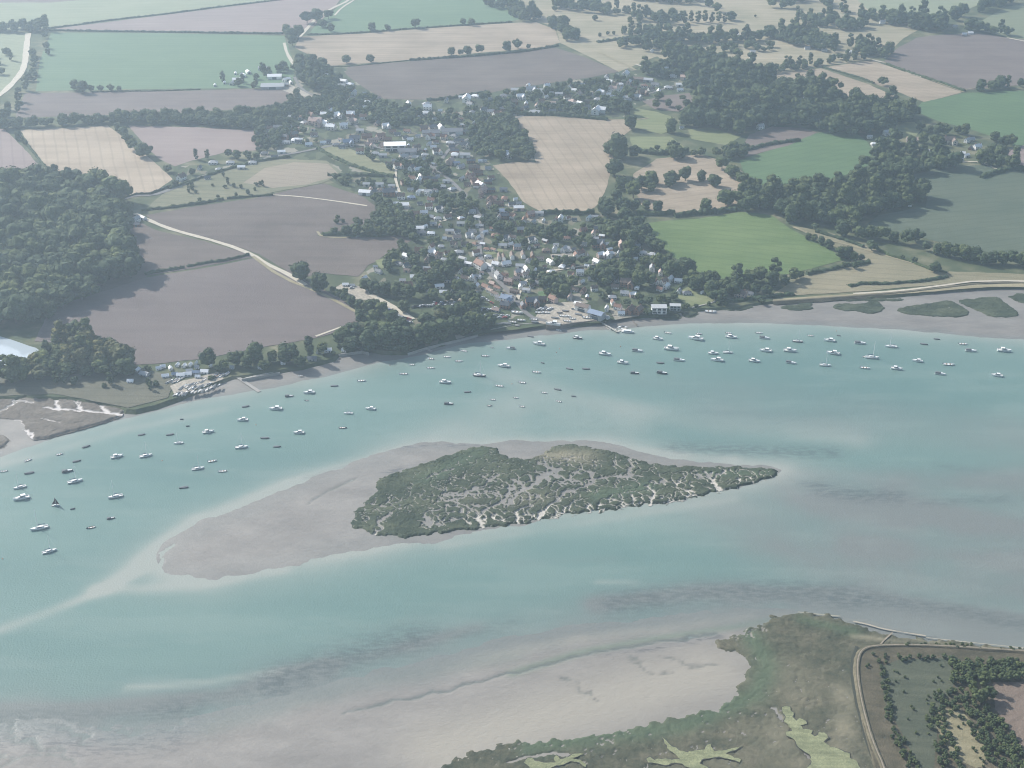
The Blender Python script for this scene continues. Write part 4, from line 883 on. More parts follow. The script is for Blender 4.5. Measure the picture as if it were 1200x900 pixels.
hs("in the upper left of the village", [(357,143,9,50,'bungalow',C_,'grey'),(393,136,10,30,'ell',W_,'white'),(370,144,15,-15,'ell',P_,'pink'),(388,150,11,-20,'house',C_,'white'),(403,148,9,10,'house',W_,'white'),(411,143,10,60,'ell',C_,'pink'),(341,149,6,85,'house',W_,'grey'),(348,164,12,0,'bungalow',W_,'white'),(350,166,8,0,'cottage',W_,'slate'),(362,169,8,10,'cottage',W_,'white'),(379,167,7,0,'cottage',W_,'white'),
    (384,166,8,0,'cottage',W_,'slate'),(394,169,8,0,'bungalow',C_,'slate'),(326,149,10,0,'barn',G_,'slate'),(376,139,10,0,'bungalow',G_,'grey'),(335,166,9,5,'bungalow',W_,'grey'),(330,178,9,10,'barn',W_,'white'),(322,184,8,10,'cottage',W_,'slate'),(310,179,8,0,'bungalow',C_,'slate'),(345,158,8,40,'house',B_,'slate')])
hs("along the lane left of the village", [(213,209,11,65,'house',W_,'brown'),(234,196,7,80,'cottage',W_,'slate'),(250,190,10,0,'bungalow',W_,'grey'),(270,190,9,5,'bungalow',W_,'grey'),(243,208,7,20,'cottage',W_,'slate'),(296,190,9,5,'bungalow',W_,'grey'),(257,198,8,10,'bungalow',G_,'grey'),(283,196,9,5,'barn',C_,'white')])
hs("just below the upper dark field", [(479,123,9,100,'house',W_,'white'),(500,121,9,40,'bungalow',W_,'grey'),(498,132,10,10,'bungalow',W_,'white'),(490,137,6,80,'cottage',W_,'grey'),(523,118,7,80,'house',C_,'slate'),(516,129,5,0,'cottage',W_,'white'),(509,139,5,20,'cottage',W_,'grey'),(547,117,14,85,'house',W_,'white'),(557,112,9,-20,'bungalow',W_,'white'),(591,112,10,-15,'bungalow',W_,'slate'),(574,115,4,0,'cottage',W_,'grey'),(567,128,8,20),(575,132,8,0),(534,133,8,20),(553,131,8,30,'bungalow',W_,'grey'),(588,127,8,10),(587,143,9,0),(540,113,5,0,'barn',W_,'white')])
hs("in the upper middle village", [(517,150,9,110,'house',W_,'white'),(530,154,24,4,'barn',W_,'slate'),(505,156,20,6,'barn',G_,'slate'),(547,154,8,0,'cottage',B_,'slate'),(553,163,10,-20,'bungalow',W_,'slate'),(475,161,7,30,'cottage',W_,'slate'),(481,163,7,0,'cottage',W_,'white'),(490,159,6,0,'cottage',W_,'grey'),(452,148,8,20,'ell',W_,'white'),(460,154,8,0),(466,157,7,0,'cottage',W_,'slate'),(463,173,24,5,'flat',W_,'white'),(478,178,20,0,'barn',G_,'slate'),
    (503,168,7,60,'cottage',W_,'grey'),(511,166,7,0,'cottage',W_,'tile'),(508,172,7,0,'cottage',W_,'white'),(528,167,10,0,'bungalow',G_,'grey'),(533,177,10,-5,'terrace',B_,'slate'),(520,161,8,10),(538,166,12,0,'terrace',W_,'slate'),(545,171,10,0),(533,182,8,0,'barn',C_,'white'),(587,157,7,0,'cottage',W_,'grey'),(575,160,8,0),(497,151,9,10,'house',B_,'brown'),(512,178,9,20),(498,181,8,0),(487,186,8,0),(474,183,9,10)])
hs("in the upper brick cluster", [(430,160,12,10,'terrace',B_,'tile'),(437,165,12,20,'terrace',P_,'pink'),(446,161,10,30,'house',P_,'tile'),(448,170,10,60,'terrace',P_,'pink'),(432,171,9,10,'ell',C_,'pink'),(455,163,8,0,'cottage',B_,'tile'),(408,168,11,10,'ell',G_,'blue'),(416,164,12,5,'house',G_,'slate'),(401,172,8,0,'cottage',W_,'slate'),(422,153,9,0,'barn',C_,'grey'),(422,178,9,0),(440,179,8,0),(456,192,8,5),(463,188,7,0,'cottage',W_,'grey'),(466,195,9,30),(449,182,9,0,'barn',G_,'grey')])
hs("above the village stubble field", [(619,101,7,80,'house',W_,'white'),(622,106,11,10,'ell',W_,'grey'),(610,114,9,10,'ell',W_,'white'),(605,106,12,0,'barn',W_,'grey'),(621,113,5,80,'cottage',W_,'white'),(634,108,9,-20,'ell',W_,'grey'),(641,101,7,30,'house',W_,'white'),(641,113,6,20,'cottage',W_,'white'),(645,109,7,0,'cottage',W_,'grey'),(668,102,7,80,'house',W_,'slate'),(673,105,6,-30,'cottage',W_,'white'),(682,99,7,0,'cottage',W_,'grey'),(678,111,9,70,'house',C_,'pink'),
    (671,118,9,-50,'bungalow',W_,'pink'),(694,111,6,80,'cottage',W_,'grey'),(701,109,9,60,'ell',W_,'white'),(711,92,9,85,'house',W_,'slate'),(714,95,8,-30,'barn',W_,'white'),(722,88,6,20,'cottage',W_,'grey'),(733,88,11,70,'house',W_,'white'),(727,98,7,10,'bungalow',W_,'white'),(715,105,10,70,'ell',W_,'pink'),(713,110,6,0,'cottage',W_,'white'),(718,113,6,0,'cottage',W_,'white'),(727,106,9,70,'house',W_,'grey'),(733,114,10,10,'bungalow',W_,'grey'),(737,117,6,0,'cottage',W_,'grey'),
    (699,131,14,70,'ell',W_,'white'),(690,119,9,0,'terrace',B_,'brown'),(701,116,9,5,'bungalow',W_,'grey'),(688,126,8,0,'cottage',G_,'slate'),(616,126,7,40,'cottage',C_,'slate'),(627,132,12,-10,'barn',C_,'grey'),(647,130,8,0,'cottage',W_,'slate'),(655,110,9,0,'barn',G_,'grey'),(665,115,8,10),(706,101,8,0,'barn',G_,'slate'),(721,100,7,0),(742,103,8,0,'cottage',B_,'brown'),(603,120,8,0,'house',B_,'brown'),(610,128,7,0)])
hs("in the woods right of the village", [(764,59,6,80,'cottage',W_,'white'),(779,82,8,20,'house',W_,'white'),(789,89,7,0,'cottage',W_,'grey'),(804,91,13,-15,'barn',P_,'pink'),(796,99,8,0,'barn',W_,'white'),(772,107,9,85,'cottage',W_,'white'),(760,94,11,-20,'barn',G_,'grey'),(753,109,9,20,'ell',B_,'brown'),(870,85,6,20,'house',W_,'white'),(845,115,7,0,'cottage',W_,'grey'),(881,66,5,30,'cottage',W_,'white'),(755,100,8,0),(783,102,9,0,'bungalow',C_,'grey'),(797,105,7,0,'cottage',W_,'white'),(748,93,12,-15,'barn',B_,'brown'),(768,99,9,-30),(763,104,8,30),(828,76,4,0,'cottage',W_,'slate'),(779,74,4,60,'cottage',W_,'slate'),(747,114,8,10),(882,60,6,0,'barn',W_,'grey'),(862,40,7,0,'barn',W_,'white')])
hs("at the village's middle left edge", [(428,226,14,-12,'barn',W_,'white'),(438,226,9,70,'house',G_,'slate'),(456,227,14,5,'house',B_,'slate'),(430,216,9,0,'barn',C_,'grey'),(463,225,6,0,'barn',W_,'white'),(472,241,14,3,'barn',W_,'white'),(464,238,6,0,'cottage',W_,'white'),(490,226,7,80,'house',W_,'white'),(494,223,6,-20,'barn',C_,'white'),(482,231,9,10,'bungalow',G_,'blue'),(445,216,9,0,'barn',W_,'grey'),(459,218,8,0,'barn',C_,'grey'),(481,222,7,0,'cottage',C_,'grey'),(492,238,6,10,'cottage',W_,'slate'),(446,222,8,0),(470,231,9,0)])
hs("in the village's middle rows", [(493,206,7,110,'cottage',W_,'white'),(500,209,9,10,'terrace',B_,'slate'),(508,210,10,5,'terrace',B_,'slate'),(513,206,5,0,'cottage',W_,'grey'),(523,212,8,0,'barn',W_,'grey'),(528,190,11,75,'house',P_,'pink'),(535,191,8,20,'barn',G_,'blue'),(540,195,9,40,'cottage',W_,'grey'),(533,180,8,-5,'bungalow',W_,'white'),(545,182,12,0,'barn',W_,'grey'),(548,206,7,85,'house',P_,'tile'),(553,207,8,60,'house',P_,'tile'),(556,197,13,0,'terrace',B_,'brown'),(560,203,12,10,'terrace',B_,'brown'),
    (556,213,9,30,'ell',P_,'tile'),(563,216,12,-55,'barn',W_,'white'),(566,224,10,50,'house',P_,'pink'),(564,229,7,60,'cottage',P_,'tile'),(558,218,7,0,'house',W_,'tile'),(574,235,10,75,'ell',P_,'tile'),(573,241,8,80,'house',P_,'pink'),(584,239,12,5,'terrace',B_,'tile'),(588,247,12,5,'bungalow',G_,'blue'),(580,231,6,40,'cottage',W_,'tile'),(604,233,5,20,'cottage',W_,'white'),(608,244,12,3,'barn',P_,'white'),(600,239,8,10,'cottage',W_,'slate'),(608,238,6,0,'cottage',W_,'grey'),(593,182,12,0,'ell',G_,'blue'),
    (563,188,5,0,'cottage',W_,'white'),(568,188,5,0,'cottage',W_,'grey'),(575,223,10,10,'terrace',B_,'slate'),(590,222,9,0,'barn',G_,'slate'),(572,213,9,5,'terrace',B_,'slate'),(552,189,10,5,'terrace',B_,'slate'),(572,197,7,0,'cottage',W_,'grey'),(518,218,9,10,'bungalow',G_,'grey'),(541,209,8,60,'barn',C_,'grey'),(530,221,9,40,'bungalow',G_,'grey'),(585,254,8,80,'cottage',C_,'grey'),(592,254,9,0,'house',B_,'slate'),(600,254,9,0),(560,255,9,-30,'barn',G_,'grey')])
hs("in the lower left gardens", [(427,326,8,60,'cottage',W_,'white'),(405,333,7,0,'chalet',W_,'white'),(413,334,6,0,'chalet',G_,'grey'),(491,268,12,3,'barn',W_,'white'),(498,265,7,50,'barn',W_,'white'),(494,273,10,0,'barn',G_,'slate'),(505,273,9,0,'bungalow',W_,'white'),(505,297,10,30,'ell',W_,'white'),(506,290,8,60,'house',W_,'tile'),(521,279,5,0,'cottage',W_,'white'),(527,280,6,0,'cottage',W_,'slate'),(517,288,7,0,'bungalow',W_,'grey'),(538,295,10,0,'bungalow',G_,'grey'),(521,304,9,-10,'bungalow',W_,'grey'),
    (542,303,9,-35,'barn',W_,'grey'),(549,309,9,-25,'barn',G_,'white'),(540,318,8,70,'cottage',W_,'grey'),(486,324,10,5,'chalet',W_,'white'),(472,328,7,0,'chalet',W_,'grey'),(500,314,8,0,'chalet',G_,'grey'),(515,335,10,10,'chalet',W_,'white'),(520,342,9,0,'chalet',W_,'white'),(499,339,7,70,'chalet',W_,'grey'),(524,328,9,0,'chalet',C_,'grey'),(468,343,6,0,'chalet',W_,'grey'),(508,262,8,0,'barn',C_,'grey'),(524,296,7,20,'cottage',W_,'tile'),(532,287,8,0),(527,271,10,0,'barn',C_,'grey'),(487,252,9,0),(505,254,8,-20),(440,312,5,0,'chalet',W_,'grey'),(468,308,7,-40,'chalet',W_,'slate')])
hs("in the lower middle village", [(563,312,15,-55,'house',W_,'tile'),(573,312,11,-50,'barn',W_,'grey'),(578,317,6,100,'house',W_,'slate'),(584,324,11,110,'house',W_,'slate'),(593,309,11,25,'cottage',W_,'white'),(581,309,9,-30,'cottage',W_,'white'),(553,326,7,80,'house',W_,'white'),(557,329,5,85,'house',W_,'slate'),(560,324,8,-20,'barn',W_,'grey'),(569,336,10,-45,'cottage',W_,'tile'),(574,341,10,-45,'terrace',W_,'pink'),(580,345,11,-45,'terrace',W_,'brown'),(585,350,11,-45,'terrace',W_,'slate'),(594,352,14,-30,'ell',W_,'blue'),
    (577,332,8,-45,'cottage',B_,'pink'),(583,338,10,-45,'terrace',C_,'tile'),(590,302,12,95,'terrace',W_,'brown'),(600,300,13,95,'terrace',W_,'brown'),(613,299,13,95,'terrace',W_,'brown'),(624,300,12,95,'terrace',B_,'brown'),(585,301,12,95,'terrace',C_,'brown'),(617,315,9,110,'cottage',W_,'white'),(627,316,6,70,'cottage',W_,'white'),(645,307,10,-60,'barn',W_,'white'),(610,312,11,-5,'barn',W_,'grey'),(637,258,6,80,'cottage',W_,'white'),(657,257,9,80,'house',W_,'white'),(664,255,5,60,'cottage',W_,'white'),(651,258,7,70,'house',C_,'tile'),
    (598,286,7,40,'cottage',W_,'white'),(589,288,10,0,'barn',C_,'grey'),(568,272,8,40,'barn',W_,'white'),(560,278,7,60,'cottage',W_,'white'),(578,268,8,-10,'barn',W_,'tile'),(562,264,9,0,'bungalow',G_,'grey'),(625,260,7,50,'cottage',C_,'grey'),(632,250,10,0,'barn',G_,'grey'),(620,290,6,80,'cottage',W_,'slate'),(572,300,8,5,'bungalow',W_,'grey'),(640,293,9,0),(650,293,8,80,'house',W_,'grey'),(661,293,9,60,'ell',W_,'grey'),(633,303,8,0,'cottage',C_,'pink'),(610,337,7,95,'house',W_,'white'),(617,340,9,-20,'barn',W_,'grey'),
    (623,335,7,50,'cottage',W_,'brown'),(613,332,8,0,'cottage',W_,'grey'),(596,331,10,-20,'house',B_,'pink'),(603,342,11,-25,'terrace',B_,'brown'),(600,262,9,0),(610,270,8,0),(545,286,9,0),(550,276,8,20),(540,262,9,0,'barn',G_,'grey')])
hs("among the lower right trees", [(666,255,5,20,'cottage',W_,'tile'),(673,257,6,0,'cottage',W_,'slate'),(690,256,7,60,'house',W_,'white'),(697,254,8,0,'barn',W_,'grey'),(701,287,14,0,'ell',B_,'slate'),(711,286,7,20,'cottage',W_,'white'),(728,287,9,95,'house',P_,'pink'),(675,300,8,100,'house',W_,'tile'),(680,298,10,40,'house',W_,'tile'),(672,292,6,20,'cottage',W_,'slate'),(689,299,5,95,'cottage',W_,'slate'),(713,300,9,100,'ell',W_,'white'),(718,297,7,-30,'cottage',C_,'grey'),(725,298,7,80,'house',W_,'grey'),(699,308,9,-50,'house',W_,'white'),
    (745,303,5,0,'cottage',W_,'white'),(753,296,10,10,'bungalow',W_,'grey'),(765,298,10,-35,'bungalow',W_,'grey'),(773,303,9,-30,'bungalow',W_,'grey'),(747,288,7,0,'cottage',W_,'slate'),(765,330,9,20,'ell',W_,'tile'),(778,331,9,40,'house',W_,'brown'),(785,328,9,60,'house',W_,'white'),(781,336,8,50,'house',W_,'white'),(795,329,9,-15,'cottage',W_,'white'),(735,333,15,-15,'ell',B_,'brown'),(682,330,7,50,'cottage',W_,'white'),(673,339,9,-30,'cottage',W_,'brown'),(668,349,8,80,'house',G_,'pink'),(717,348,10,5,'bungalow',G_,'grey'),(697,280,9,0,'barn',G_,'grey'),(684,286,7,0,'cottage',W_,'grey'),(805,343,10,0,'bungalow',W_,'slate')])
hs("on the village waterfront", [(648,352,11,-50,'house',P_,'tile'),(623,355,14,10,'ell',B_,'slate'),(613,359,9,100,'house',B_,'slate'),(592,359,11,-15,'house',B_,'slate'),(581,363,9,-25,'cottage',G_,'pink'),(636,352,9,0,'house',B_,'brown')])
hs("beside the boatyard shed", [(683,362,16,-30,'shed',W_,'brown'),(677,357,8,-30,'shed',W_,'white'),(699,371,18,-35,'shed',G_,'blue'),(711,362,7,80,'house',W_,'white'),(718,355,7,100,'house',W_,'tile'),(724,361,9,-30,'house',W_,'tile'),(728,367,8,0,'cottage',W_,'white'),(738,365,12,60,'house',B_,'brown'),(748,365,12,60,'house',B_,'brown'),(772,364,17,0,'flat',W_,'grey'),(791,361,12,-5,'flat',G_,'grey'),(710,371,8,-35,'chalet',W_,'grey')])
hs("on the shore right of the village", [(868,346,13,-30,'house',P_,'brown'),(879,344,8,-35,'cottage',W_,'slate'),(919,329,5,0,'cottage',W_,'white'),(823,342,5,40,'chalet',W_,'white')])
hs("behind the boat park", [(161,433,7,70,'chalet',W_,'white'),(170,438,11,-25,'chalet',G_,'grey'),(186,431,6,20,'chalet',W_,'white'),(191,429,6,20,'chalet',W_,'white'),(200,431,6,110,'chalet',W_,'white'),(208,427,6,80,'chalet',W_,'white'),(216,428,6,80,'chalet',W_,'white'),(223,427,6,80,'chalet',W_,'white'),(230,425,5,80,'chalet',W_,'white'),(194,440,8,15,'chalet',W_,'white'),(212,439,9,5,'chalet',W_,'white'),(220,438,9,10,'chalet',W_,'white'),(231,430,5,0,'chalet',W_,'grey'),(240,435,9,-5,'chalet',W_,'white'),(232,441,6,0,'chalet',W_,'white'),(222,434,7,10,'chalet',C_,'grey'),(205,438,7,15,'chalet',G_,'blue'),(230,436,8,0,'chalet',G_,'blue'),(153,446,7,0,'chalet',W_,'white'),(272,430,5,0,'chalet',W_,'grey'),(247,428,4,0,'chalet',W_,'white')])
hs("behind the small shaded beach", [(407,407,8,-20,'chalet',W_,'white'),(403,410,5,0,'chalet',W_,'white'),(384,410,9,12,'chalet',W_,'white'),(372,412,4,80,'chalet',W_,'grey'),(306,430,6,-20,'chalet',W_,'grey'),(332,425,5,0,'chalet',W_,'white'),(366,420,10,5,'chalet',G_,'slate')])
hs("in the olive field hamlet", [(1024,168,7,0,'bungalow',W_,'white'),(1030,166,7,-20,'barn',W_,'grey'),(1039,156,8,20,'ell',W_,'grey'),(1052,159,7,0,'cottage',W_,'grey'),(1053,168,9,0,'bungalow',C_,'grey'),(1069,164,13,-10,'barn',P_,'pink'),(1112,166,13,0,'ell',C_,'brown'),(1133,165,7,40,'house',W_,'grey'),(1138,163,8,20,'cottage',C_,'grey'),(1145,173,9,20,'house',W_,'white'),(1115,181,9,-35,'bungalow',W_,'white'),(1128,179,6,-20,'cottage',W_,'white'),(1132,182,8,30,'barn',W_,'white'),(1124,187,9,25,'barn',W_,'grey'),(1086,177,9,-15,'barn',W_,'grey'),(1025,171,6,0,'cottage',W_,'slate'),(1019,160,6,0,'cottage',W_,'grey'),(1066,240,4,0,'cottage',W_,'white'),(1096,180,7,0,'cottage',W_,'slate'),(1137,173,7,60,'cottage',B_,'slate')])
hs("in the clearing above the green strip", [(944,117,9,0,'ell',C_,'grey'),(952,120,8,-20,'barn',G_,'grey'),(968,121,7,0,'cottage',W_,'grey'),(942,126,10,-15,'barn',W_,'grey'),(909,137,6,0,'cottage',W_,'grey'),(891,149,8,30,'house',W_,'grey'),(1033,138,9,-8,'barn',W_,'grey'),(799,149,5,0,'cottage',W_,'grey')])
hs("at the far right farm", [(1034,26,6,0,'house',W_,'grey'),(1137,38,6,0,'barn',W_,'white'),(1130,39,5,0,'barn',W_,'white'),(1119,30,5,0,'cottage',W_,'grey'),(966,58,6,0,'barn',W_,'grey'),(998,60,6,0,'barn',W_,'white'),(946,56,6,0,'cottage',W_,'grey')])
hs("in and above the left wood", [(0,247,9,60,'house',W_,'grey'),(148,244,6,20,'cottage',W_,'slate'),(143,245,5,0,'cottage',W_,'white'),(160,258,9,60,'house',W_,'grey'),(168,255,8,-40,'barn',W_,'grey'),(160,263,8,0,'barn',B_,'slate'),(28,270,6,85,'house',C_,'pink'),(100,252,4,0,'cottage',W_,'grey'),(90,222,8,0,'barn',C_,'grey')])

# the smaller roofs that fill the plots between: each takes the phrase of the group it stands in
VILLAGE = [(300,160),(345,135),(400,130),(440,118),(520,128),(600,110),(690,98),(735,92),(745,112),(700,132),(600,128),(565,150),(540,190),(560,190),(585,215),(600,240),(640,256),(690,258),(745,290),(800,330),(800,350),(700,352),(650,345),(600,330),(560,345),(500,345),(440,322),(500,290),(490,245),(430,232),(430,215),(480,215),(460,190),(400,168),(340,172)]
xr = random.Random(77); placed = [(h[1], h[2]) for h in HOUSES]; extra = 0; anchors = [(h[1], h[2], h[6]) for h in HOUSES if 300 < h[1] < 830 and 90 < h[2] < 375]
for _ in range(9000):
    if extra >= 135: break
    x, y = xr.uniform(300, 800), xr.uniform(98, 352)
    if not inside(x, y, VILLAGE): continue
    if any(abs(x-a) < 7.5 and abs(y-b) < 4.6 for a, b in placed): continue
    near_ = min(anchors, key=lambda q: (q[0]-x)**2 + 4*(q[1]-y)**2)
    if (near_[0]-x)**2 + 4*(near_[1]-y)**2 > 26**2: continue
    placed.append((x, y)); extra += 1
    kd = xr.choice(['cottage','cottage','bungalow','barn','barn','house','ell'])
    make_house(x, y, xr.uniform(5, 7.5) if kd == 'barn' else xr.uniform(7, 10), xr.choice([-40,-20,0,10,30,70,85]), kd, xr.choice([W_,W_,W_,C_,P_,B_]), xr.choice(['slate','tile','pink','white','grey','brown','white','tile']), near_[2])
# ------------------------------------------------------------------ boats
HULL = {'white': plain("white_gelcoat", (0.88, 0.88, 0.86), rough=.3, spec=.5, var=.03), 'dark': plain("dark_hull_paint", (0.035, 0.045, 0.065), rough=.3, spec=.5), 'grey': plain("grey_hull", (0.38, 0.40, 0.42), rough=.4),
        'blue': plain("navy_hull", (0.03, 0.06, 0.14), rough=.3, spec=.5), 'wood': plain("varnished_hull", (0.17, 0.09, 0.05), rough=.4)}
M_DECK = plain("deck", (0.80, 0.79, 0.76), var=.05); M_SPAR = plain("painted_spar", (0.80, 0.80, 0.79), rough=.35); M_COVER = plain("blue_canvas", (0.05, 0.08, 0.16)); M_CANVAS = plain("grey_canvas", (0.17, 0.18, 0.19))
M_SAIL = plain("tan_sail", (0.09, 0.05, 0.045)); M_THW = plain("wooden_thwart", (0.28, 0.20, 0.13)); M_RUB = plain("rubber_black", (0.03, 0.03, 0.03)); M_ANTI = plain("red_antifoul", (0.25, 0.06, 0.05))
def hull(L, B, fb, sheer=.25, draft=.35, transom=.8, cockpit=None, n=11):
    """lofted hull, bow at +x; fb is the freeboard. The inside floor is set down where a cockpit is asked for"""
    m = MB(); rings = []
    for i in range(n):
        t = i / (n - 1); x = -L/2 + L * t
        wd = B/2 * (transom + (1-transom) * min(1, t/.35)) if t < .35 else B/2 * max(.02, (1 - ((t-.35)/.65) ** 2.1))
        zt = fb + sheer * (t ** 2) * 1.2; k = max(.05, 1 - .5 * max(0, (t-.6)/.4))
        rings.append([(x, -wd, zt), (x - (0 if t < .8 else (t-.8)*1.2), -wd*.86, fb*.35), (x - (t-.5)*.5*(t > .5), -wd*.45, -draft*k), (x - (t-.5)*.5*(t > .5), wd*.45, -draft*k), (x - (0 if t < .8 else (t-.8)*1.2), wd*.86, fb*.35), (x, wd, zt)])
    vs = [p for r_ in rings for p in r_]; fs = []
    for i in range(n-1):
        for j in range(5): a = i*6+j; fs.append((a, a+6, a+7, a+1))
    fs.append((0,1,2,3,4,5)); b = (n-1)*6; fs.append((b+5,b+4,b+3,b+2,b+1,b)); m.add(vs, fs); return m, rings
def deck(rings, drop=.04, a=0, b=None):
    m = MB(); b = len(rings) if b is None else b; vs = []
    for r_ in rings[a:b]: vs += [(r_[0][0], r_[0][1]*.96, r_[0][2]-drop), (r_[0][0], 0, r_[0][2]-drop+.05), (r_[5][0], r_[5][1]*.96, r_[5][2]-drop)]
    fs = []
    for i in range(b-a-1): k_ = 3*i; fs += [(k_,k_+3,k_+4,k_+1),(k_+1,k_+4,k_+5,k_+2)]
    return m.add(vs, fs)
def cabin(x0, x1, w0, w1, z0, z1, rake=.35):
    m = MB(); m.add([(x0,-w0,z0),(x1,-w1,z0),(x1,w1,z0),(x0,w0,z0),(x0+.05,-w0*.88,z1),(x1-rake,-w1*.8,z1),(x1-rake,w1*.8,z1),(x0+.05,w0*.88,z1)], [(4,5,6,7),(0,1,5,4),(1,2,6,5),(2,3,7,6),(3,0,4,7)]); return m
def band(x0, x1, w0, w1, z0, z1, rake):
    return cabin(x0-.02, x1+.03, w0+.02, w1+.02, z0, z1, rake)
BP = {}
def proto(kind):
    """parts of one boat: (name, mesh, material or None for the hull colour, sub-parts)"""
    if kind in BP: return BP[kind]
    p = []
    if kind == 'yacht':
        L, B = 10, 3.1; h, r_ = hull(L, B, 1.05, .3); p.append(("hull", h, None, [])); p.append(("deck", deck(r_, .02, 3), M_DECK, []))
        ck = MB().box(-4.8, -2.1, -.85, .85, .55, .6); ck.box(-4.8, -2.1, -1.25, -.85, .55, .98); ck.box(-4.8, -2.1, .85, 1.25, .55, .98); p.append(("cockpit", ck, M_DECK, []))
        c = cabin(-2.1, 2.6, 1.0, .55, 1.0, 1.65, .6); p.append(("cabin", c, HULL['white'], [("window", MB().box(-1.6, 1.2, -1.0, 1.0, 1.25, 1.48), M_GLASS), ("hatch", MB().box(1.2, 1.9, -.35, .35, 1.62, 1.72), M_GLASS)]))
        mast = MB().tube((.7,0,1.5), (.7,0,13.2), .16, .10); p.append(("mast", mast, M_SPAR, [("spreader", MB().tube((.7,-.9,7.4),(.7,.9,7.4),.04), M_SPAR)]))
        p.append(("boom", MB().tube((.7,0,2.5), (-3.6,0,2.5), .09), M_SPAR, [("sail_cover", MB().tube((.6,0,2.72), (-3.5,0,2.62), .24, .12), M_COVER)]))
        rg = MB(); rg.tube((4.95,0,1.4),(.75,0,12.8),.022,.022,3); rg.tube((-4.9,0,1.1),(.65,0,13.0),.018,.018,3)
        for s in (-1,1): rg.tube((.6,s*1.35,1.1),(.7,s*.9,7.4),.018,.018,3); rg.tube((.7,s*.9,7.4),(.7,0,12.8),.018,.018,3)
        p.append(("rigging", rg, M_SPAR, [])); p.append(("rudder", MB().box(-5.05,-4.85,-.05,.05,-.4,.7), HULL['white'], []))
    elif kind == 'motor':
        L, B = 10, 3.4; h, r_ = hull(L, B, 1.25, .45, transom=.92); p.append(("hull", h, None, [])); p.append(("deck", deck(r_, .03, 4), M_DECK, []))
        ck = MB().box(-4.85, -1.2, -1.4, 1.4, .62, .68); ck.box(-4.85, -4.5, -1.3, 1.3, .68, 1.1); p.append(("cockpit", ck, M_DECK, []))
        c = cabin(-1.3, 3.0, 1.25, .7, 1.2, 1.9, .9); p.append(("cabin", c, HULL['white'], [("window", MB().box(-.8,1.6,-1.17,1.17,1.45,1.7), M_GLASS)]))
        wh = cabin(-2.4, .6, 1.2, 1.05, 1.35, 2.75, .7); gl = cabin(-2.38, .68, 1.22, 1.07, 1.98, 2.45, .55); rf = MB().box(-2.7, .15, -1.15, 1.15, 2.76, 2.86)
        p.append(("wheelhouse", wh, HULL['white'], [("windscreen", gl, M_GLASS), ("roof", rf, HULL['white'])])); p.append(("rail", MB().tube((4.7,-.2,2.2),(1.8,-1.35,2.0),.04).tube((4.7,.2,2.2),(1.8,1.35,2.0),.04), M_SPAR, []))
    elif kind == 'sport':
        L, B = 10, 3.3; h, r_ = hull(L, B, 1.15, .4, transom=.9); p.append(("hull", h, None, [])); p.append(("deck", deck(r_, .03, 5), M_DECK, []))
        ck = MB().box(-4.8, -.4, -1.3, 1.3, .6, .66); p.append(("cockpit", ck, M_DECK, []))
        p.append(("canopy", cabin(-4.4, .3, 1.35, 1.1, 1.15, 2.25, .9), M_CANVAS, [])); p.append(("cabin", cabin(-.3, 3.2, 1.2, .5, 1.15, 1.75, .9), HULL['white'], [("windscreen", cabin(-.5, .5, 1.25, 1.1, 1.4, 2.05, .5), M_GLASS)]))
    elif kind == 'dinghy':
        L, B = 10, 3.6; h, r_ = hull(L, B, 1.0, .3, transom=.75); p.append(("hull", h, None, []))
        f_ = deck(r_, .5, 0, 9); p.append(("floor", f_, M_DECK, [])); p.append(("thwart", MB().box(-2.4,-1.6,-1.55,1.55,.72,.86), M_THW, [])); p.append(("thwart", MB().box(.6,1.4,-1.6,1.6,.76,.9), M_THW, [])); p.append(("outboard", MB().box(-5.5,-4.95,-.35,.35,.5,1.7), M_RUB, []))
    elif kind == 'covered':
        L, B = 10, 3.5; h, r_ = hull(L, B, .95, .3, transom=.8); p.append(("hull", h, None, []))
        cv = MB(); vs = []
        for q in r_: vs += [(q[0][0], q[0][1]*1.01, q[0][2]+.02), (q[0][0], 0, q[0][2]+.02+abs(q[0][1])*.38), (q[5][0], q[5][1]*1.01, q[5][2]+.02)]
        fs = []
        for i in range(len(r_)-1): k_ = 3*i; fs += [(k_,k_+3,k_+4,k_+1),(k_+1,k_+4,k_+5,k_+2)]
        cv.add(vs, fs); p.append(("cover", cv, M_CANVAS, []))
    elif kind == 'sailing':
        q = proto('yacht'); p = [x for x in q if x[0] not in ('boom',)]
        sm = bpy.data.meshes.new("sail"); sm.from_pydata([(.55,.03,2.4),(-4.2,.5,2.6),(-1.2,.75,7.0),(.6,.05,12.6),(.55,0,2.3),(.6,0,12.7),(-1.2,.6,7.0),(-4.2,.35,2.6)], [], [(0,1,2,3),(5,6,7,4),(0,4,7,1),(1,7,6,2),(2,6,5,3)])
        p.append(("mainsail", sm, M_SAIL, [])); s2 = bpy.data.meshes.new("sail"); s2.from_pydata([(4.8,0,1.6),(.9,0,11.4),(.4,.8,2.2),(4.8,.06,1.6),(.9,.06,11.4),(.4,.88,2.2)], [], [(0,1,2),(5,4,3),(0,2,5,3),(2,1,4,5)]); p.append(("jib", s2, M_SAIL, []))
        p.append(("boom", MB().tube((.7,0,2.3), (-4.3,.4,2.4), .09), M_SPAR, []))
    elif kind == 'ferry':
        L, B = 10, 2.9; h, r_ = hull(L, B, 1.0, .25, transom=.95); p.append(("hull", h, None, [])); p.append(("deck", deck(r_, .05, 0), M_DECK, []))
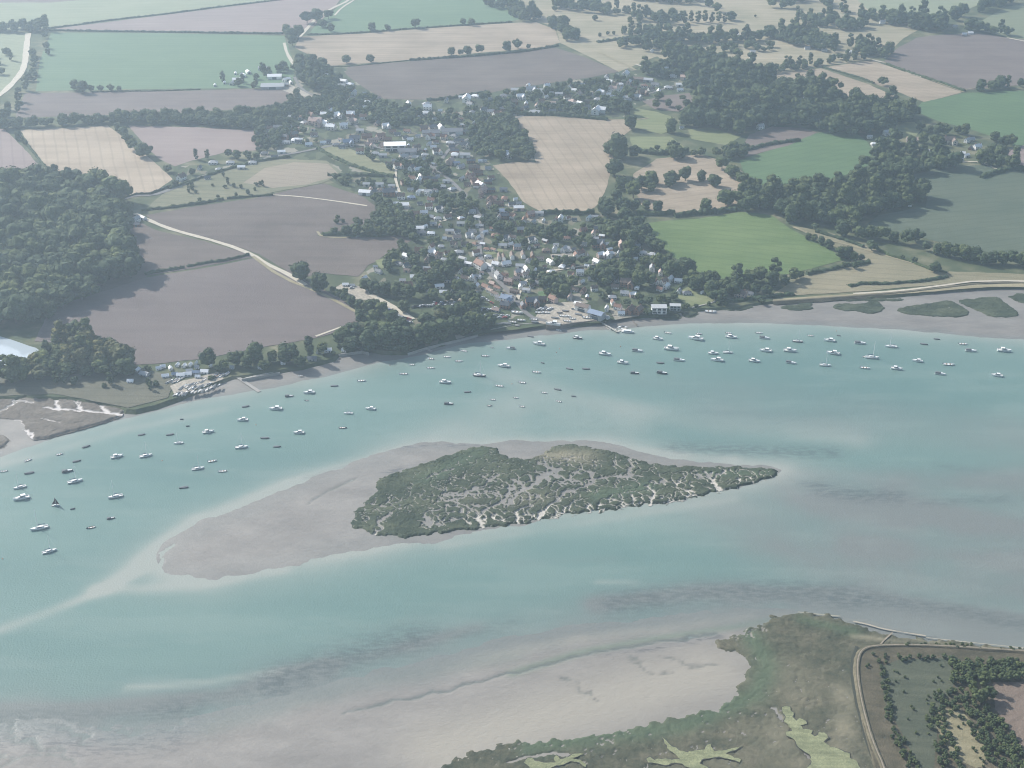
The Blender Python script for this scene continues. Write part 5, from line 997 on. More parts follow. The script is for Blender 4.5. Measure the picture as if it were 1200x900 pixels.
        p.append(("cabin", cabin(-3.4, 2.6, 1.15, .9, .95, 1.9, .5), HULL['white'], [("window", MB().box(-3.0,1.6,-1.07,1.07,1.3,1.62), M_GLASS)])); p.append(("canopy", MB().box(-4.4,2.3,-1.2,1.2,1.92,2.02), HULL['white'], []))
    elif kind == 'barge':
        L, B = 10, 2.4; h, r_ = hull(L, B, .8, .1, transom=.95); p.append(("hull", h, None, [])); p.append(("deck", deck(r_, .03, 0), M_DECK, []))
        p.append(("deckhouse", MB().box(-3.4, 2.6, -.85, .85, .75, 1.6), HULL['white'], [("window", MB().box(-3.0,2.2,-.88,.88,1.05,1.35), M_GLASS)]))
    out = []
    for nm, mb, mt, subs in p:
        me = mb.build(nm) if isinstance(mb, MB) else mb
        if len(me.materials) == 0: me.materials.append(mt or HULL['white'])
        ss_ = []
        for s_ in subs:
            if isinstance(s_[1], MB): m2 = s_[1].build(s_[0]); m2.materials.append(s_[2])
            else: m2 = s_[1]
            ss_.append((s_[0], m2, s_[2]))
        out.append((nm, me, mt, ss_))
    BP[kind] = out; return out
BNAME = {'yacht': ('sailing_yacht', 'yacht', 'sailing yacht'), 'motor': ('motor_cruiser', 'boat', 'motor cruiser'), 'sport': ('motor_boat', 'boat', 'motor boat with grey canopy'), 'dinghy': ('open_dinghy', 'dinghy', 'open dinghy'), 'covered': ('covered_dinghy', 'dinghy', 'covered dinghy'), 'sailing': ('sailing_yacht', 'yacht', 'sailing yacht'), 'ferry': ('passenger_boat', 'boat', 'passenger boat'), 'barge': ('houseboat', 'houseboat', 'houseboat')}
BOATS = []
def make_boat(x, y, wpx, kind, hullc, cluster, head=None, z=0.0, hz=1.0, group='boats on swinging moorings'):
    gx, gy = P(x, y, z + .5); o = bpy.data.objects.new(BNAME[kind][0], None); COL.objects.link(o); o.empty_display_size = .1
    if head is None: head = 30 - 44 * min(1, max(0, x / 640)) if x < 640 else -14
    head += rng.uniform(-5, 5)
    if wpx < 9: head += rng.choice([0, 0, 10, -12])
    if rng.random() < .35: head += 180
    o.location = (gx, gy, z); o.rotation_euler = (0, 0, R(head)); s = wpx / S(y) / 10.0 / max(.75, abs(math.cos(R(head)))); o.scale = (s, s, max(s, .55) * hz)
    for nm, me, mt, subs in proto(kind):
        c = bpy.data.objects.new(nm, me); COL.objects.link(c); c.parent = o
        if mt is None: slot(c, HULL[hullc])
        for sn_, sm_, smt in subs:
            d = bpy.data.objects.new(sn_, sm_); COL.objects.link(d); d.parent = c
    BOATS.append((o, x, y, kind, hullc, cluster, wpx, group)); return o
def bs(cluster, rows, **kw):
    for r_ in rows: make_boat(r_[0], r_[1], r_[2], r_[3], r_[4] if len(r_) > 4 else 'white', cluster, **kw)
Yt, Mo, Sp, Dn, Cv = 'yacht', 'motor', 'sport', 'dinghy', 'covered'
bs("off the left brown marsh", [(4,552,8,Dn),(33,539,7,Dn),(34,554,10,Cv,'dark'),(70,532,7,Dn),(90,540,9,Cv,'dark'),(101,523,8,Cv,'dark'),(79,552,12,Sp,'dark'),(23,571,13,Yt),(25,584,17,Mo),(88,564,16,Yt),(85,596,5,Cv,'dark')])
bs("in the channel left of the sandbank", [(46,619,19,Yt),(58,646,15,Yt),(106,618,9,Dn,'dark'),(130,607,9,Sp,'dark'),(135,582,16,Yt)])
make_boat(65, 592, 9, 'sailing', 'white', "under tan sails in the channel", head=15, group='boats under way')
bs("between the marsh and the boat park", [(137,535,13,Mo),(171,534,14,Yt),(166,509,8,Cv,'dark'),(199,509,8,Cv,'dark'),(213,491,4,Cv,'dark'),(220,499,4,Cv,'dark'),(209,519,11,Yt),(244,506,13,Mo),(232,549,14,Yt),(249,540,10,Dn),(260,552,10,Dn),(215,571,10,Cv,'dark'),(288,476,8,Cv,'dark'),(284,492,13,Mo),(283,524,15,Yt)])
bs("off the tree-shaded beach", [(310,513,10,Cv,'dark'),(325,523,9,Cv,'dark'),(323,479,15,Mo),(339,464,10,Sp,'dark'),(362,460,13,Mo),(359,469,5,Dn,'grey'),(392,452,9,Cv,'dark'),(350,507,13,Mo),(402,501,9,Dn,'dark'),(408,484,11,Yt),(434,479,12,Mo)])
bs("below the wooded bluff", [(424,446,10,Dn),(472,438,10,Dn),(505,431,9,Dn),(482,427,7,Dn),(524,418,9,Dn),(504,420,8,Dn),(522,448,14,Mo),(562,440,15,Yt,'dark'),(538,423,9,Dn),(569,417,9,Dn),(577,407,4,Dn),(543,411,8,Dn),(590,429,14,Mo),(598,408,11,Sp),(526,473,11,Sp,'dark'),(548,459,8,Cv,'dark')])
bs("in the shallows above the island", [(577,468,7,Dn),(574,475,6,Dn,'grey'),(584,452,10,Dn),(605,466,6,Dn),(611,476,7,Dn),(638,460,7,Dn),(653,456,8,Cv,'dark'),(654,470,7,Dn),(672,464,6,Cv,'dark'),(611,448,9,Dn),(629,436,10,Dn),(636,425,4,Cv,'dark'),(668,432,8,Cv,'dark'),(687,432,9,Cv,'dark')])
bs("off the village waterfront", [(622,394,7,Cv,'dark'),(631,403,14,Mo),(677,396,11,Mo,'dark'),(655,387,7,Dn),(709,415,14,Mo),(730,425,13,Mo),(747,411,13,Sp),(744,437,10,Sp,'dark'),(771,397,12,Mo),(774,425,9,Cv,'dark'),(783,390,8,Dn),(787,409,17,Mo),(776,437,12,Sp,'dark'),(796,422,13,Sp)])
bs("off the marsh tongues", [(815,397,17,Mo),(819,391,7,Yt,'dark'),(854,390,7,Dn),(857,395,13,Mo),(836,414,12,Mo),(840,422,15,Mo),(853,413,12,Yt),(884,423,13,Mo),(890,390,8,Dn),(896,396,12,Sp),(897,411,14,Mo)])
bs("off the sea wall", [(926,411,15,Mo),(927,425,12,Sp),(935,400,12,Yt,'dark'),(950,393,7,Dn),(972,399,13,Mo),(983,393,4,Cv,'dark'),(976,414,15,Mo),(967,428,13,Yt),(1008,402,13,Sp),(1022,419,16,Yt),(1013,418,6,Dn),(1014,431,11,Dn),(1044,406,14,Yt)])
bs("at the river's right end", [(1051,432,13,Mo),(1075,423,12,Mo),(1083,403,8,Cv,'dark'),(1098,397,7,Cv,'dark'),(1102,438,12,Sp),(1112,427,13,Dn),(1129,403,10,Dn),(1138,411,13,Sp),(1177,411,16,Mo),(1168,440,13,Mo)])
bs("at the end of the village jetty", [(736,389,15,'ferry')], head=-8, group='boats at the jetty')
bs("along the village jetty", [(713,384,8,Dn),(719,386,8,Dn,'grey'),(707,378,5,Cv,'dark'),(727,385,7,Mo),(732,383,7,Sp)], head=-45, group='boats at the jetty')
bs("ashore on the village quay", [(648,380,17,Mo),(600,377,10,Dn),(611,375,10,Dn),(606,381,6,Dn,'grey'),(625,374,9,Dn),(593,379,12,Cv,'grey'),(585,379,8,Cv,'grey'),(632,366,10,Dn),(640,366,10,Dn),(660,370,9,Dn),(666,370,7,Dn),(671,373,8,Dn),(678,368,8,Cv,'grey'),(688,372,11,Dn),(692,371,6,Dn),(656,366,7,Cv,'wood'),(663,364,8,Cv,'wood'),(673,362,7,Sp),(627,377,9,Cv,'grey'),(606,366,14,Dn),(665,376,9,Dn),(650,372,9,Cv,'grey')], z=LAND+.7, group='boats stored ashore at the village')
bs("on the mud right of the village", [(833,365,14,Dn),(813,355,6,Dn),(829,361,6,Cv,'wood'),(880,352,8,Dn),(877,350,6,Dn),(730,364,7,Dn),(731,367,8,Dn)], z=1.0, group='boats stored ashore at the village')
rr_rows = []
for j, (x0_, y0_, x1_, y1_, n_) in enumerate([(212,454,236,447,7),(222,455,245,450,6),(238,457,256,451,5),(205,462,218,461,5),(225,459,238,457,4),(240,444,252,440,4),(252,441,266,438,7),(204,447,214,443,3),(196,448,206,444,3)]):
    for i in range(n_):
        t = i / max(1, n_-1); rr_rows.append((x0_+(x1_-x0_)*t+rng.uniform(-.6,.6), y0_+(y1_-y0_)*t+rng.uniform(-.6,.6), rng.choice([6,7,8]), rng.choice([Dn, Cv, Dn, Sp]), rng.choice(['white','white','grey','white','blue'])))
bs("in the boat park", rr_rows, z=LAND+.2, head=70, group='small boats stored in the boat park')
bs("on the beach by the boat park", [(151,479,8,Dn,'grey'),(155,479,6,Cv,'wood'),(189,472,8,'barge','dark'),(315,438,6,Dn),(352,462-22,5,Dn)], z=.9, group='boats drawn up on the foreshore')
bs("by the shaded beach wall", [(425,410,9,Cv,'dark'),(400,414,8,Dn,'grey'),(474,402,6,Dn),(461,409,6,Dn,'grey'),(477,412,5,Dn),(343,431,8,Dn),(371,423,5,Dn),(290,440,7,Cv,'grey'),(498,404,6,Cv,'wood'),(487,408,7,Cv,'grey')], z=1.2, group='boats drawn up on the foreshore')

# ------------------------------------------------------------------ cars
PAINT = {'white': (0.75,0.75,0.75), 'silver': (0.45,0.46,0.48), 'black': (0.02,0.02,0.025), 'blue': (0.04,0.09,0.25), 'red': (0.35,0.03,0.03), 'grey': (0.15,0.16,0.17)}
PM = {c: plain(c + "_car_paint", v, rough=.25, spec=.6, var=.02) for c, v in PAINT.items()}
def car_parts():
    b = MB(); pr = [(-2.15,.35),(-2.2,.75),(-2.0,.98),(1.0,.98) ,(2.0,.82),(2.2,.55),(2.15,.3)]
    n = len(pr); b.add([(x, -.88, z) for x, z in pr] + [(x, .88, z) for x, z in pr], [tuple(range(n)), tuple(range(2*n-1, n-1, -1))] + [(i, i+n, (i+1) % n + n, (i+1) % n) for i in range(n)])
    c = cabin(-1.95, 1.05, .84, .84, .97, 1.42, .75); rf = MB().box(-1.6, .25, -.7, .7, 1.42, 1.5)
    return b.build("body"), c.build("windows"), rf.build("roof"), [MB().tube((x, s*.9, .32), (x, s*.68, .32), .32, .32, 10).build("wheel") for x in (-1.35, 1.4) for s in (-1, 1)]
CB, CW, CRF, CWH = car_parts()
CB.materials.append(PM['white']); CRF.materials.append(PM['white']); CW.materials.append(M_GLASS)
for q in CWH: q.materials.append(M_RUB)
CARS = []
def make_car(x, y, head, cluster, colr=None):
    colr = colr or rng.choice(['white','white','silver','silver','black','grey','blue','red'])
    gx, gy = P(x, y, LAND + .8); o = bpy.data.objects.new("parked_car", None); COL.objects.link(o); o.location = (gx, gy, LAND + .55); o.rotation_euler = (0, 0, R(head)); o.empty_display_size = .1; o.scale = (1.05,)*3
    for nm, me in (("body", CB), ("windows", CW), ("roof", CRF)):
        c = bpy.data.objects.new(nm, me); COL.objects.link(c); c.parent = o
        if nm != "windows": slot(c, PM[colr])
    for me in CWH:
        c = bpy.data.objects.new("wheel", me); COL.objects.link(c); c.parent = o
    CARS.append((o, x, y, colr, cluster)); BLOCK.append((gx, gy, 4)); BLOCK.append((gx, gy - 7, 4))
for i in range(9): make_car(457 + i*2.6 + rng.uniform(-.4,.4), 363.5 + i*1.75, -25, "in the upper row of the gravel car park")
for i in range(8): make_car(468 + i*1.9, 371 + (i % 2)*3.6 + i*.5, 10, "in the lower corner of the gravel car park")
for i in range(9): make_car(484 + i*2.9, 359.5 - i*.25 + rng.uniform(-.5,.5), 60, "in the line at the wood's upper edge")
for i in range(10): make_car(509 + i*2.6, 354.6 + (i%3)*1.6, 75, "in the small yard among the village trees")
for i in range(9): make_car(556 + i*3.4, 362 + rng.uniform(-1.5,3), 35, "in the parking strip behind the quay")
for i in range(10): make_car(566 + i*3.2, 370 + rng.uniform(-1,2.5), 20, "in the lower row behind the quay")
for i in range(7): make_car(629 + i*2.8, 361.5 + (i % 2)*1.4, 30, "outside the brick house by the quay")
for i in range(5): make_car(649 + i*3.4, 300.6 + (i % 2)*1.6, 15, "in the gravel yard behind the lower village")
for (x, y) in ((410,336),(412,337.5),(557,343),(561,346),(566,349),(571,352),(576,355),(724,317),(335,92),(337,94)): make_car(x, y, rng.choice([20,-40]), "beside a lane in the village")
# ------------------------------------------------------------------ hedges
M_HEDGE = M_LEAF
HEDGES = []
def hedge(phrase, px, w_m=4.0, h_m=3.0, z=LAND, tone='dark green', gaps=0.0, lab=None):
    g_ = G(px, z); pts = []; r = random.Random(len(px) * 7 + int(px[0][0]))
    for i in range(len(g_)-1):
        kk = max(1, int(math.dist(g_[i], g_[i+1]) / 2.6)); pts += [(g_[i][0]+(g_[i+1][0]-g_[i][0])*j/kk, g_[i][1]+(g_[i+1][1]-g_[i][1])*j/kk) for j in range(kk)]
    pts.append(g_[-1]); m = MB(); prev = None; NR = 7
    for i, p in enumerate(pts):
        if gaps and r.random() < gaps: prev = None; continue
        a, b = pts[max(0,i-1)], pts[min(len(pts)-1,i+1)]; dx, dy = b[0]-a[0], b[1]-a[1]; L = math.hypot(dx,dy)+1e-9; nx, ny = -dy/L, dx/L
        wv_ = w_m/2*r.uniform(.7,1.25); hv = h_m*r.uniform(.65,1.25); ox = r.uniform(-.5,.5); base = len(m.v)
        for q in range(NR):
            t = math.pi * q / (NR-1); off = -math.cos(t)*wv_*r.uniform(.85,1.15) + ox; zz = (math.sin(t) ** .6) * hv * r.uniform(.88,1.1) if 0 < q < NR-1 else -.2
            m.v.append((p[0]+nx*off, p[1]+ny*off, z+zz))
        if prev is not None:
            for q in range(NR-1): m.f.append((prev+q, base+q, base+q+1, prev+q+1))
        else: m.f.append(tuple(base+q for q in range(NR)))
        prev = base
        for _ in range(5):   # sprays that break the outline
            t = r.uniform(.3, 2.84); off = -math.cos(t)*wv_*1.05 + ox; zz = math.sin(t)**.6*hv*1.03; s = r.uniform(.25,.6); c = Vector((p[0]+nx*off+r.uniform(-1,1), p[1]+ny*off, z+zz))
            u = Vector((r.uniform(-1,1), r.uniform(-1,1), r.uniform(-.5,1))).normalized()*s; v_ = Vector((r.uniform(-1,1), r.uniform(-1,1), r.uniform(-.2,1))).normalized()*s
            m.add([c-u, c+v_, c+u, c-v_*.6], [(0,1,2,3)])
    o = link("hedge", m.build("hedge"), M_LEAF); o.color = TONES[tone]; HEDGES.append((o, phrase)); return o
for ph, px_, w_, h_ in (
    ("thin hedge between the two topmost left fields", [(56,34),(130,24),(200,16),(260,8),(330,0),(360,-6)], 4, 2.5), ("long straight hedge above the upper left green field", [(58,36),(120,37),(200,38),(260,39),(332,40)], 5, 3),
    ("hedge running under the topmost green field", [(360,41),(400,40),(430,38),(480,34),(540,30),(600,26)], 4, 2.5), ("hedge between the upper stubble and dark field", [(480,71),(510,69),(545,67),(580,64),(620,60),(654,54)], 4, 3.5), ("short low hedge at the upper stubble field's left", [(388,78),(410,78),(440,75),(480,71)], 2, 1.2),
    ("hedge under the upper left green field", [(108,108),(140,107),(180,107),(235,105)], 3, 1.5), ("hedge along the lane by the left stubble field", [(134,236),(160,228),(176,228),(200,218)], 3, 2.5), ("hedge along the lane to the village", [(198,222),(230,211),(262,200),(300,190),(340,184)], 4, 3),
    ("hedge along the top of the large dark field", [(166,247),(205,243),(240,238),(262,234)], 4, 3), ("hedge along the dark field's top beyond the gap", [(266,233),(290,231),(320,229)], 3.5, 2.5), ("broken hedge dividing the large dark fields, left part", [(170,322),(190,318),(216,314)], 4.5, 3), ("broken hedge dividing the large dark fields, right part", [(219,313),(245,308),(262,306),(280,302),(292,299)], 3.5, 2.5),
    ("hedge down the left stubble field's left edge", [(24,160),(34,172),(48,190),(62,206)], 3, 2.5), ("hedge between dry pasture and small meadow", [(372,174),(388,184),(410,194),(440,203),(462,208)], 5, 3.5), ("hedge right across the pale scrub", [(384,206),(420,206),(450,207)], 5, 3.5),
    ("hedge between the ploughed and narrow stubble fields at the right", [(1040,76),(1056,82),(1080,90),(1105,98),(1130,107)], 5, 3), ("thin hedge dividing the narrow stubble field", [(964,79),(985,85),(1006,91),(1024,98)], 4, 2.5), ("hedge ending in the big olive field's top", [(1150,209),(1162,204),(1180,200),(1205,198),(1240,199)], 7, 5),
    ("hedge under the small ploughed strip", [(868,178),(884,174),(905,169),(937,165)], 6, 4), ("hedge along the top of the bright green field", [(790,254),(815,251),(840,249),(866,246)], 8, 5), ("hedge across the dry pasture by the sea wall", [(956,272),(970,276),(990,282),(1012,290)], 4, 3), ("lower hedge across the dry pasture", [(1028,293),(1045,301),(1070,308),(1090,316),(1110,320)], 3.5, 2.5),
    ("low scrub hedge above the sea wall", [(995,336),(1010,333),(1040,333),(1080,330),(1110,325)], 5, 2.5), ("scrub strip at the bright green field's corner", [(945,322),(970,317),(990,312),(1010,310),(1018,308)], 5, 3.5), ("hedge in the paddocks below the tall oaks", [(746,252),(775,252),(790,250)], 7, 5), ("scrub at the lower edge of the village's top field", [(500,118),(520,117),(545,113),(570,109)], 5, 4),
    ("hedge along the pale stubble field's top", [(606,135),(640,135),(680,138),(712,141)], 6, 5), ("hedge below the pale stubble field", [(634,250),(655,250),(680,251),(696,250)], 6, 5), ("hedge across the heath's lower edge", [(700,50),(730,46),(760,42),(790,40)], 6, 4), ("hedge between meadows in the upper right", [(745,178),(770,181),(806,178)], 8, 6),
    ("hedge edging the lowest garden lawn", [(788,345),(800,334),(812,330)], 3, 2), ("shoreline hedge above the mudflat houses", [(840,355),(870,352),(900,348),(930,345)], 6, 2.5), ("hedge on the copse spit in the dark field", [(378,276),(395,274),(410,276),(440,277),(470,274)], 7, 4)):
    hedge(ph, px_, w_, h_)
# ------------------------------------------------------------------ waterfront: walls, jetties, slipways, buoys
M_TIMBER = plain("weathered_timber", (0.22, 0.19, 0.16), var=.25, scale=2); M_CONC = plain("quay_concrete", (0.38, 0.36, 0.33), var=.15); M_PALE = plain("pale_planks", (0.50, 0.48, 0.43), var=.15, scale=2)
def jetty(name, label, cat, a, b, wd, zt, mat, za=0.0, posts=True, zb=None):
    A, B = P(*a, zt), P(*b, zt if zb is None else zb); dx, dy = B[0]-A[0], B[1]-A[1]; L = math.hypot(dx, dy); zb = zt if zb is None else zb
    o = bpy.data.objects.new(name, None); COL.objects.link(o); o.location = (A[0], A[1], 0); o.rotation_euler = (0, 0, math.atan2(dy, dx)); o['label'] = label; o['category'] = cat
    m = MB(); nb = int(L / 1.2)
    for i in range(nb):
        x0_ = i*L/nb; t0 = i/nb; z_ = zt + (zb-zt)*t0; m.box(x0_, x0_+L/nb*.9, -wd/2, wd/2, z_-.15, z_)
    link("deck", m.build("deck"), mat, o)
    if posts:
        for i in range(int(L/6)+1):
            for s in (-1, 1): link("post", MB().tube((min(i*6+.5, L), s*wd/2, -1.2), (min(i*6+.5, L), s*wd/2, zt+.8), .14).build("post"), M_TIMBER, o)
    return o
jetty("jetty", "long wooden jetty running out from the boatyard shed to the passenger boat", "jetty", (694,371), (724,389), 2.0, 2.2, M_PALE, zb=1.2)
jetty("pontoon", "floating pontoon at the jetty's outer end with the passenger boat alongside", "pontoon", (722,389), (734,384), 2.6, .6, M_PALE)
jetty("groyne", "dark timber groyne slanting down the village mud beach", "groyne", (735,368), (747,382), 1.0, 1.1, M_TIMBER, zb=.7)
jetty("slipway", "pale concrete slipway beside the largest white boat on the quay", "slipway", (628,371), (638,379), 3.4, LAND+.1, M_CONC, posts=False, zb=.6)
jetty("footbridge", "narrow plank jetty on the shaded beach left of the bluff", "jetty", (287,443), (328,434), 1.6, 2.0, M_PALE)
jetty("slipway", "pale slipway crossing the beach right of the boat park", "slipway", (276,440), (304,459), 3.2, 2.0, M_CONC, posts=False, zb=.4)
jetty("slipway", "pale slipway down the beach below the wooded bluff", "slipway", (494,405), (506,412), 3.0, 1.6, M_CONC, posts=False, zb=.5)
jetty("jetty", "small jetty at the shore path near the brown-roofed house", "jetty", (881,350), (889,358), 1.6, 1.8, M_TIMBER, zb=1.0)
def wall(label, px, h, t, mat, z0=0.0, name="quay_wall"):
    g_ = G(px, h); m = MB()
    for i in range(len(g_)-1):
        a, b = g_[i], g_[i+1]; dx, dy = b[0]-a[0], b[1]-a[1]; L = math.hypot(dx,dy); nx, ny = -dy/L*t/2, dx/L*t/2
        m.add([(a[0]+nx,a[1]+ny,-.6),(b[0]+nx,b[1]+ny,-.6),(b[0]-nx,b[1]-ny,-.6),(a[0]-nx,a[1]-ny,-.6),(a[0]+nx,a[1]+ny,h),(b[0]+nx,b[1]+ny,h),(b[0]-nx,b[1]-ny,h),(a[0]-nx,a[1]-ny,h)], [(4,7,6,5),(0,4,5,1),(1,5,6,2),(2,6,7,3),(3,7,4,0)])
    link(name, m.build(name), mat, label=label, category="wall")
wall("timber quay wall below the parked boats at the village", [(640,382),(655,381),(672,378),(690,376),(702,374)], LAND+.9, .8, M_TIMBER)
wall("pale sea wall under the wooded bluff's right end", [(575,386),(590,383),(606,380),(630,378)], LAND+.4, .8, M_CONC)
wall("dark piled wall below the boatyard houses", [(712,371),(728,368),(745,367),(770,367)], LAND+.3, .7, M_TIMBER)
wall("pale wall along the foot of the garden lawn", [(811,360),(828,356),(844,351)], LAND+.8, .9, M_PALE)
wall("pale retaining wall on the small shaded beach", [(397,415),(410,413),(424,411),(432,413)], LAND+.3, .7, M_CONC)
wall("long pale rail wall beside the plank jetty on the shaded beach", [(283,444),(300,441),(328,436)], LAND+.2, .6, M_CONC)
wall("sloping pale stone wall below the shore wood", [(478,414),(500,407),(520,402),(545,396),(560,392)], 2.4, 1.0, M_CONC)
# mooring buoys
bm = MB(); v0, f0 = ico(1); bm.add([(v[0]*.45, v[1]*.45, v[2]*.45+.12) for v in v0], f0); BUOY = bm.build("float", True); BUOY.materials.append(plain("orange_float", (0.55, 0.17, 0.05)))
rg_ = MB(); rg_.tube((0,0,.5),(0,0,.95),.06,.03); RING = rg_.build("shackle"); RING.materials.append(M_SPAR)
for i, (x, y, ph) in enumerate(((656,409,"off the quay left of the jetty"),(652,413,"below the quay, the lower of a pair"),(727,406,"between two cruisers off the jetty"),(457,428,"under the wooded bluff"),(600,450,"above the shallows"),(980,388,"off the first marsh tongue"),(300,498,"beside the boat park channel"),(190,540,"in the channel near the marsh"),(3,655,"alone at the river's left end"))):
    o = bpy.data.objects.new("mooring_buoy", None); COL.objects.link(o); gx, gy = P(x, y, 0); o.location = (gx, gy, 0); o['label'] = "small orange mooring buoy " + ph; o['category'] = "buoy"; o['group'] = "mooring buoys"
    for nm, me in (("float", BUOY), ("shackle", RING)): c = bpy.data.objects.new(nm, me); COL.objects.link(c); c.parent = o

